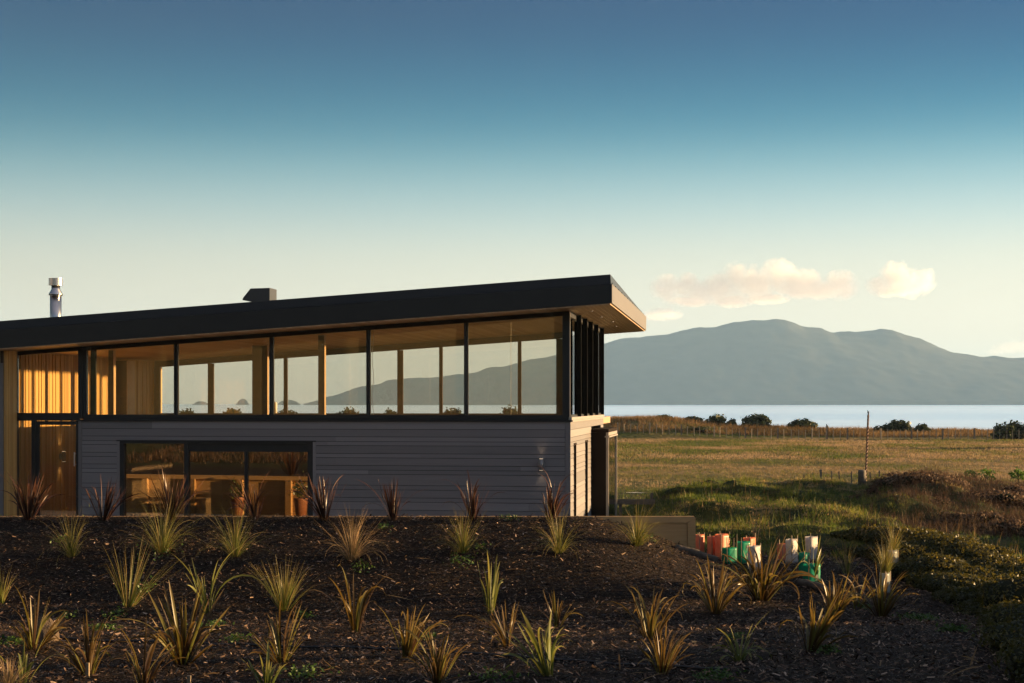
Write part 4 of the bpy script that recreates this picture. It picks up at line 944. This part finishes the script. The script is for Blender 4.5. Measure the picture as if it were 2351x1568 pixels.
# ------------------------------------------------------------------ shrubs
def ellipsoids(E, n_):
    """points and normals on the outside of a union of ellipsoids E = [(c, r)]"""
    ar = np.array([r[0] * r[1] + r[1] * r[2] + r[0] * r[2] for _, r in E]); idx = rng.choice(len(E), n_, p=ar / ar.sum())
    C = np.array([c for c, _ in E])[idx]; Rr = np.array([r for _, r in E])[idx]
    d = rng.normal(size=(n_, 3)); d /= np.linalg.norm(d, axis=1, keepdims=True)
    P = C + d * Rr * (rng.uniform(.84, 1.06, n_) + .16 * (rng.random(n_) < .15) * rng.random(n_))[:, None]; nn = d / Rr; nn /= np.linalg.norm(nn, axis=1, keepdims=True)
    keep = np.ones(n_, bool)
    for i, (c, r) in enumerate(E): keep &= ~((idx != i) & ((((P - np.array(c)) / np.array(r)) ** 2).sum(1) < .75))
    return P[keep], nn[keep]
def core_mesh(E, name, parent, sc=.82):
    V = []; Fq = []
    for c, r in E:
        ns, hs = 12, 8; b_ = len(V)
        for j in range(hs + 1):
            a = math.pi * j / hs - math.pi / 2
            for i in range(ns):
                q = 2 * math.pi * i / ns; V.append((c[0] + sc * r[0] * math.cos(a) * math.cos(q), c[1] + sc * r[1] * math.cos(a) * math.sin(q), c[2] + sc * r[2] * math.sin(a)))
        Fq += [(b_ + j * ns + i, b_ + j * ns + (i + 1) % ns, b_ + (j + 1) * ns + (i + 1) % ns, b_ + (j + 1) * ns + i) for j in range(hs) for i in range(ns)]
    return np_mesh(name, V, Fq, M['core'], parent, True)  # solid dark fill standing in for the shade inside the foliage
def bush(name, px, py_base, wpx, hpx, Y, mt, label, cat='bush', group=None, leaf=.30, n_=1500, core=True):
    x = PX(px, Y); z = PZ(py_base, Y); w = wpx * Y / F; h = hpx * Y / F
    if Y > 160: h *= .86; w *= .85
    if Y > 100: top = z + h; z = min(z, gz(x, Y)) - .15; h = top - z
    t = empty(name, (x, Y, z), 0, label, cat, group)
    E = []
    for i in range(9):
        q = random.uniform(-.36, .36); hh = (1 - 1.6 * abs(q) ** 1.6) * random.uniform(.75, 1.0); r_ = random.uniform(.16, .26)
        E.append(((q * w, random.uniform(-.3, .3) * w, h * (hh - r_ * .9)), (r_ * w, r_ * w, r_ * h * 1.15)))
        E.append(((q * w * 1.15, random.uniform(-.3, .3) * w, h * .26), (.22 * w, .2 * w, .3 * h)))
    mb = MB(); mb.tube([(0, 0, -.4), (0, 0, h * .3)], [.06 * w, .035 * w], 7)
    for i in range(5):
        c = E[2 * i][0]; mb.tube([(0, 0, h * .15), (c[0] * .6, c[1] * .6, c[2] * .7), c], [.03 * w, .02 * w, .008 * w], 6)
    mb.build('trunk', M['twig'], t)
    P, nn = ellipsoids(E, n_); P = P + rng.normal(0, .28 * leaf, P.shape)
    cl = np.array([c for c, _ in E]); d = np.argmin(((P[:, None] - cl[None]) ** 2).sum(2), 1); tone = rng.random(len(E))
    rn = np.clip((.42 if cat == 'scrub' else .25) + .5 * tone[d] + rng.normal(0, .2, len(P)), 0, 1)
    blade_obj('crown', [leaves(P, leaf, nn, .7, 1.5, rn)], mt, t)
    if core: core_mesh(E, 'shade_core', t, .7)
    return t
GD = 'dark bushes along the dunes'
bush('field_tree', 2470, 1032, 110, 50, 137, M['leaf_dark'], 'broad dark bush in the paddock beyond the right edge', 'bush', None, .30, 1500)
for (px, pb, w, h, lab) in ((1398, 982, 34, 26, 'dark dune bush touching the house edge'), (1427, 982, 22, 18, 'small dark bush next to the house edge'), (1525, 966, 42, 14, 'flat green bush on the high dune'),
        (1592, 968, 46, 14, 'low spreading bush left of the tall round bush'), (1646, 990, 64, 46, 'tall round dark bush on the dune, tallest of the left ones'), (1680, 974, 18, 12, 'tiny bush between two larger dune bushes'),
        (1735, 976, 70, 30, 'domed dark bush leaning right on the dune'), (1842, 978, 66, 20, 'low wedge shaped bush in the middle of the dune'), (2062, 992, 62, 34, 'round bush with yellow green shoulder right of the pole'),
        (2030, 993, 42, 20, 'low yellow green bush just right of the pole'), (2118, 986, 34, 14, 'scrubby thin bush on the skyline'), (2318, 1010, 96, 52, 'large dark bush mass at the right edge'), (2372, 1008, 70, 50, 'dark bush cut by the right edge')):
    bush('dune_bush', px, pb, w, h, 186 if pb < 1000 else 170, M['leaf_dark'], lab, 'bush', GD, .36, 1700 if w > 50 else 900)
for (px, pb, w, h, lab) in ((1470, 1003, 95, 16, 'low dark scrub at the dune foot nearest the house'), (1572, 1005, 70, 13, 'low scrub at the dune foot left of the tall bush'), (1608, 992, 60, 16, 'green scrub touching the tall round dune bush'), (1700, 1004, 70, 10, 'thin low scrub right of the tall round dune bush'), (1800, 1006, 60, 9, 'flat brown scrub behind the middle of the dune fence')):
    bush('dune_scrub', px, pb, w, h, 178, M['leaf_dark'], lab, 'scrub', 'low scrub along the dune foot', .30, 800)
for (px, w, h, lab) in ((535, 44, 14, 'dune bush seen through the second upper window'), (800, 52, 13, 'dune bush seen through the third upper window'), (1040, 44, 13, 'dune bush seen through the fourth upper window'),
        (1172, 52, 15, 'dune bush seen through the last upper window'), (660, 46, 9, 'low dune bush seen behind the white bollard'), (900, 40, 8, 'low dune bush at the base of the fourth window'), (430, 30, 8, 'low dune bush in the first upper window')):
    bush('dune_bush', px, 962, w * 1.35, h + 17, 188, M['leaf_dark'], lab, 'bush', GD, .36, 900)
for (px, pb, w, h, lab) in ((2111, 1106, 16, 22, 'bright green weed bush behind the brown mound'), (2226, 1106, 34, 24, 'pair of bright green sprigs in the paddock'), (2264, 1105, 34, 30, 'fullest bright green bush in the right paddock'), (2338, 1098, 30, 22, 'bright green bush at the right edge of the paddock')):
    bush('field_bush', px, pb, w, h, 72, M['leaf_bright'], lab, 'bush', 'green bushes in the paddock', .13, 420, False)
for (px, pb, w, h, Y, lab) in ((2058, 1146, 90, 52, 46, 'brown dead scrub clump right of the strainer post'), (2132, 1138, 100, 52, 45, 'highest brown scrub clump on the mound crest'), (2205, 1168, 110, 48, 43, 'dark brown scrub clump on the right shoulder'),
        (2120, 1188, 120, 44, 41, 'broad brown scrub band below the crest'), (2290, 1180, 120, 52, 42, 'brown scrub clump near the right edge'), (2350, 1165, 90, 46, 43, 'brown scrub cut by the right edge'),
        (2230, 1222, 120, 46, 38, 'brown scrub above the hedge'), (2325, 1252, 110, 52, 36, 'brown scrub low at the right edge above the hedge'), (1985, 1168, 70, 30, 44, 'small green brown scrub below the strainer post')):
    bush('scrub_clump', px, pb + 4, w * 1.6, h * 1.2, Y, M['deadbrush'], lab, 'scrub', 'brown scrub on the mound', .075, 7000, True)
# hedge on the right
def hedge(name, path, label, leaf, n_):
    E = []
    for (px, pt, Y, rx, ry) in path:
        x = PX(px, Y); zt_ = PZ(pt - 10, Y); g0 = gz(x, Y); hh = max(zt_ - g0, .25)
        E.append(((x, Y, zt_ - hh * .62), (rx, ry, hh * .62)))
    for (c, r) in list(E):
        for k in range(3):
            a = random.uniform(0, 6.28); q = random.uniform(.25, .4)
            E.append(((c[0] + .75 * r[0] * math.cos(a), c[1] + .6 * r[1] * math.sin(a), c[2] + r[2] * random.uniform(.2, .6)), (r[0] * q, r[1] * q, r[2] * q * .9)))
    t = empty(name, (0, 0, 0), 0, label, 'hedge')
    P, nn = ellipsoids(E, n_); k = P[:, 2] > ground(P[:, 0], P[:, 1]) - .05; P, nn = P[k], nn[k]
    rn = np.clip(.1 + 1.1 * fbm(P[:, 0] * 2.5, P[:, 1] * 2.5 + P[:, 2] * 2, 3) + rng.normal(0, .14, len(P)) - .15, 0, 1)
    k = rng.random(len(P)) < .012; S_ = P[k] - nn[k] * .04; q = len(S_)
    blade_obj('foliage', [leaves(P, leaf, nn, .8, 1.5, rn), blades(S_, rng.uniform(0, 6.283, q), rng.uniform(.10, .32, q), np.full(q, .012), rng.uniform(.1, 1.1, q), rng.normal(.3, .4, q), 4, 0, rng.random(q), 'g')], M['leaf_hedge'], t)
    core_mesh(E, 'shade_core', t, .88); return t
hedge('hedge', [(1925, 1262, 32.9, .35, .4), (1965, 1228, 32.9, .5, .6), (2010, 1219, 32.6, .6, .7), (2065, 1222, 32.0, .7, .8), (2120, 1228, 31.2, .7, .9), (2170, 1240, 30.0, .7, 1.0), (2220, 1258, 29.4, .75, 1.1), (2270, 1284, 28.6, .8, 1.2), (2320, 1302, 28, .8, 1.2), (2380, 1305, 27.6, .9, 1.3), (2450, 1310, 27, .9, 1.3),
              (2230, 1310, 27.4, .7, 1.1), (2300, 1335, 26.4, .8, 1.1), (1965, 1272, 31.4, .45, .5), (2010, 1262, 31.0, .5, .6), (2050, 1262, 30.2, .5, .6), (2085, 1262, 29.2, .6, .6), (2095, 1300, 28.0, .5, .6), (2150, 1285, 28, .6, .8), (2155, 1325, 26.8, .5, .7), (2205, 1330, 26.2, .6, .8), (2210, 1368, 25.2, .5, .7), (2265, 1355, 25.2, .7, .9), (2265, 1400, 24, .5, .8), (2320, 1385, 24, .7, .9)], 'rounded dark hedge with golden sunlit top right of the guards', .055, 95000)
hedge('hedge', [(2335, 1352, 24.5, .55, 1.0), (2375, 1330, 23.4, .8, 1.3), (2320, 1430, 22.6, .45, .9), (2360, 1440, 20.8, .6, 1.2), (2440, 1400, 20.5, 1.0, 1.5), (2470, 1450, 18, 1.0, 1.5), (2400, 1520, 18.4, .6, 1.2), (2500, 1480, 15.6, .8, 1.4), (2580, 1348, 20.5, .9, 1.3), (2600, 1365, 18, .9, 1.4), (2660, 1385, 15.6, 1.0, 1.5), (2700, 1385, 13.5, 1.0, 1.5)],  # last clumps lie out of view, added to shade the lower bank
      'near dark shaded hedge in the lower right corner, with unseen growth added to shade the bank', .05, 46000)

# ------------------------------------------------------------------ fences, posts, birds
ff = empty('paddock_fence', (0, 0, 0), 0, 'long thin post and batten fence at the foot of the dunes', 'fence')
px = 1418.0; i = 0; tops = []
while px < 2392:
    Yf = 176 - 8 * (px - 1418) / 933; x = PX(px, Yf); z = gz(x, Yf); big = i % 5 == 0
    hgt = random.uniform(1.0, 1.12) * (1.15 if big else 1); w = .075 if big else .036
    o = MB().box(-w, w, -w * .8, w * .8, -.3, hgt).build('fence_post', M['fencewood'] if not big else M['greywood'], ff); o.location = (x, Yf, z); o.rotation_euler = (0, random.uniform(-.03, .03), random.uniform(-.1, .35))
    tops.append((x, Yf, z)); px += random.uniform(13, 17); i += 1
mb = MB()
for q in (.25, .55, .9): mb.tube([(a, b_, c + q) for a, b_, c in tops], .008, 4)
mb.build('wire', M['rust'], ff)
nf = empty('near_fence', (0, 0, 0), 0, 'old leaning batten fence just behind the green mound', 'fence')
tops = []
for (px, pt, big) in ((1801, 1101, 0), (1824, 1095, 0), (1845, 1090, 0), (1867, 1085, 0), (1889, 1078, 1), (1910, 1081, 0), (1931, 1082, 0), (1955, 1082, 0), (2000, 1084, 0), (2020, 1080, 0), (2048, 1084, 0)):
    Yf = 64.0; x = PX(px, Yf); z = gz(x, Yf); w = .042 if big else .022
    o = MB().box(-w, w, -w * .8, w * .8, -.2, PZ(pt, Yf) - z).build('fence_post', M['greywood'], nf); o.location = (x, Yf, z); o.rotation_euler = (0, random.uniform(-.08, .03), 0); tops.append((x, Yf, z))
mb = MB()
for q in (.4, .75, 1.0): mb.tube([(a, b_, c + q) for a, b_, c in tops], .004, 4)
mb.build('wire', M['rust'], nf)
Ys = 49.5; x = PX(1979, Ys); z = gz(x, Ys)
o = MB().lathe([(.128, -.4), (.125, PZ(1082, Ys) - z - .02), (.118, PZ(1079, Ys) - z)], (0, 0, 0), 14).build('strainer_post', M['greywood'], None, True); o.location = (x, Ys, z); tag(o, 'thick weathered round post on top of the mound', 'post')
Yp = 58.0; p0 = (PX(1985, Yp), Yp, gz(PX(1985, Yp), Yp) - .1); p1 = (PX(1993.5, Yp), Yp, PZ(951, Yp)); mb = MB(); _pr = .042
for i in range(91):
    q = i / 90; a = q * 40
    for k in range(4): mb.v.append((p0[0] + (p1[0] - p0[0]) * q + _pr * math.cos(a + k * 1.5708), Yp + _pr * math.sin(a + k * 1.5708), p0[2] + (p1[2] - p0[2]) * q))
for i in range(90):
    for k in range(4): mb.f.append((i * 4 + k, i * 4 + (k + 1) % 4, i * 4 + 4 + (k + 1) % 4, i * 4 + 4 + k))
mb.f.append((360, 361, 362, 363))
tag(mb.build('twisted_pole', M['rust']), 'tall leaning twisted metal pole with a bird on top', 'pole')
def bird(loc, h, label, rz=0):
    """perched bird: upright body, round head, bill and long tail in one surface"""
    ax = [(-.02, -.62, .02), (-.0, -.40, .10), (0, -.15, .19), (.0, .1, .23), (0, .32, .20), (.01, .46, .13), (.03, .56, .125), (.04, .66, .12), (.05, .74, .07), (.05, .77, .01)]
    V = []; ns = 14
    for k, (dx, z_, r_) in enumerate(ax):
        lean = -.22 * z_
        for i in range(ns):
            a = 2 * math.pi * i / ns; V.append(((dx + lean * -1 * .6 + r_ * math.cos(a) * (1.15 if 1 < k < 6 else 1)) * h, r_ * .8 * math.sin(a) * h, (z_ + .35) * h))
    Fq = [(j * ns + i, j * ns + (i + 1) % ns, (j + 1) * ns + (i + 1) % ns, (j + 1) * ns + i) for j in range(len(ax) - 1) for i in range(ns)]
    t = empty('bird', loc, rz, label, 'bird', 'perched birds'); np_mesh('body', V, Fq, M['bird'], t, True)
    MB().tube([(.17 * h, 0, 1.02 * h), (.27 * h, 0, 1.0 * h), (.36 * h, 0, .97 * h)], [.05 * h, .03 * h, .006 * h], 8).build('beak', M['bird'], t)
    for s in (-1, 1): MB().tube([(.03 * h, s * .07 * h, .1 * h), (.05 * h, s * .07 * h, 0)], .015 * h, 6).build('leg', M['bird'], t)
    return t
bird(p1, .135, 'small dark bird perched on the tall twisted pole', 2.6)
Yb = 172.5; xb = PX(1899, Yb); zb_ = gz(xb, Yb)
o = MB().box(-.07, .07, -.07, .07, -.3, PZ(983, Yb) - zb_).build('perch_post', M['greywood']); o.location = (xb, Yb, zb_); tag(o, 'taller post of the dune fence carrying a bird', 'post')
bird((xb, Yb, PZ(983, Yb)), .42, 'dark bird on the fence post left of the pole', 2.9)
rl = empty('timber_rail', (PX(1417, 46), 46, gz(PX(1440, 46), 46)), 0, 'grey timber rail on a short post beside the house', 'rail'); z0 = rl.location.z
MB().box(-.4, PX(1504, 46) - PX(1417, 46), -.03, .03, PZ(1158, 46) - z0, PZ(1146, 46) - z0).build('rail', M['greywood'], rl)
for q in (.1, PX(1497, 46) - PX(1417, 46)): MB().box(q - .04, q + .04, .032, .11, -.3, (PZ(1132, 46) if q > .5 else PZ(1147, 46)) - z0).build('post', M['greywood'], rl)
# white bollard on the rear deck, seen through the third window
xd, yd = hp(hu(632, 9.8), 9.8); o = MB().lathe([(.055, 2.4), (.055, PZ(926, yd)), (.04, PZ(923, yd))], (0, 0, 0), 16).build('bollard', M['whitestuff'], None, True); o.location = (xd, yd, 0); tag(o, 'small white capped bollard on the rear deck seen through the upper glass', 'bollard')
MB().box(-13, -.0, BVB + .11, 11.8, 2.2, 2.395).build('rear_deck', M['floor'], house)

# ------------------------------------------------------------------ clouds and air
def cloud(puffs, Yc, label, dens, seed):
    """puffs: (px, py, rx, ry) in photograph pixels, thickness as wide as rx"""
    cx = PX(sum(p[0] for p in puffs) / len(puffs), Yc); cz = PZ(sum(p[1] for p in puffs) / len(puffs), Yc)
    bm = bmesh.new(); cents = []
    for (px, py, rx, ry) in puffs:
        k = Yc / F * 1.1; c = (PX(px, Yc) - cx, random.uniform(-.4, .4) * rx * k, PZ(py, Yc) - cz); cents.append((c, rx * k, ry * k)); mtx = Matrix.Translation(c) @ Matrix.Diagonal((rx * k * 1.1, rx * k * 1.1, ry * k * 1.1, 1))
        bmesh.ops.create_icosphere(bm, subdivisions=3, radius=1, matrix=mtx)
    me = bpy.data.meshes.new('cloud'); bm.to_mesh(me); bm.free()
    m, n, l, b = new_mat('cloud_vapour'); n.remove(b)
    t = n.new('ShaderNodeTexCoord'); acc = None
    def mt(op, a, b_=None):
        q = n.new('ShaderNodeMath'); q.operation = op
        for i, v in enumerate((a, b_)):
            if v is None: continue
            if isinstance(v, (int, float)): q.inputs[i].default_value = v
            else: l.new(v, q.inputs[i])
        return q.outputs[0]
    for (c, rx, ry) in cents:
        mp = n.new('ShaderNodeMapping'); mp.vector_type = 'TEXTURE'; mp.inputs['Location'].default_value = c; mp.inputs['Scale'].default_value = (rx, rx, ry); l.new(t.outputs['Object'], mp.inputs[0])
        ln = n.new('ShaderNodeVectorMath'); ln.operation = 'LENGTH'; l.new(mp.outputs[0], ln.inputs[0])
        q = mt('SUBTRACT', 1.0, ln.outputs['Value']); acc = q if acc is None else mt('MAXIMUM', acc, q)
    nz = n.new('ShaderNodeTexNoise'); nz.inputs['Scale'].default_value = .014; nz.inputs['Detail'].default_value = 7; nz.inputs['Roughness'].default_value = .6
    mp = n.new('ShaderNodeMapping'); mp.inputs['Location'].default_value = (seed, seed * 2, 0); l.new(t.outputs['Object'], mp.inputs[0]); l.new(mp.outputs[0], nz.inputs['Vector'])
    d = mt('ADD', acc, mt('MULTIPLY', mt('SUBTRACT', nz.outputs['Fac'], .5), 2.2))
    mr = n.new('ShaderNodeMapRange'); mr.inputs['From Min'].default_value = .02; mr.inputs['From Max'].default_value = .55; mr.inputs['To Min'].default_value = 0; mr.inputs['To Max'].default_value = dens; l.new(d, mr.inputs['Value'])
    vol = n.new('ShaderNodeVolumePrincipled'); vol.inputs['Color'].default_value = (.93, .945, .93, 1); vol.inputs['Anisotropy'].default_value = .0; l.new(mr.outputs[0], vol.inputs['Density'])
    l.new(vol.outputs[0], n['Material Output'].inputs['Volume'])
    o = link('cloud', me, m); o.location = (cx, Yc, cz)
    rm = o.modifiers.new('union', 'REMESH'); rm.mode = 'VOXEL'; rm.voxel_size = 14
    return tag(o, label, 'cloud', 'clouds over the island')
YC = 11000.0
cloud([(1530, 662, 34, 30), (1575, 655, 38, 26), (1610, 672, 40, 26), (1655, 662, 44, 36), (1692, 640, 34, 36), (1735, 652, 52, 40), (1787, 632, 40, 36), (1830, 652, 60, 34), (1880, 664, 60, 22), (1930, 655, 38, 32), (1680, 688, 50, 16), (1590, 690, 60, 12), (1760, 684, 60, 12)], YC, 'long cream cumulus cloud above the island', .009, 3)
cloud([(2015, 655, 26, 24), (2055, 638, 38, 36), (2095, 650, 40, 32), (2120, 645, 26, 30), (2060, 668, 50, 14)], YC, 'smaller puffy cloud to the right of the long one', .009, 51)
cloud([(1500, 722, 26, 14), (1530, 720, 34, 16)], YC, 'faint small cloud beside the roof corner', .006, 90)
cloud([(2320, 800, 40, 14), (2360, 795, 40, 18), (2290, 808, 30, 8)], YC, 'faint thin cloud at the right edge above the hills', .0014, 30)
HAZE = 0.85e-4
if HAZE:
    m, n, l, b = new_mat('sea_air'); n.remove(b)
    vol = n.new('ShaderNodeVolumePrincipled'); vol.inputs['Color'].default_value = (.39, .64, .92, 1); vol.inputs['Density'].default_value = HAZE; vol.inputs['Anisotropy'].default_value = .0
    l.new(vol.outputs[0], n['Material Output'].inputs['Volume'])
    o = MB().box(-3900, 3900, -120, 9100, -16, 285).build('haze', m); tag(o, 'pale sea air between the house and the island', 'haze', None, 'stuff')
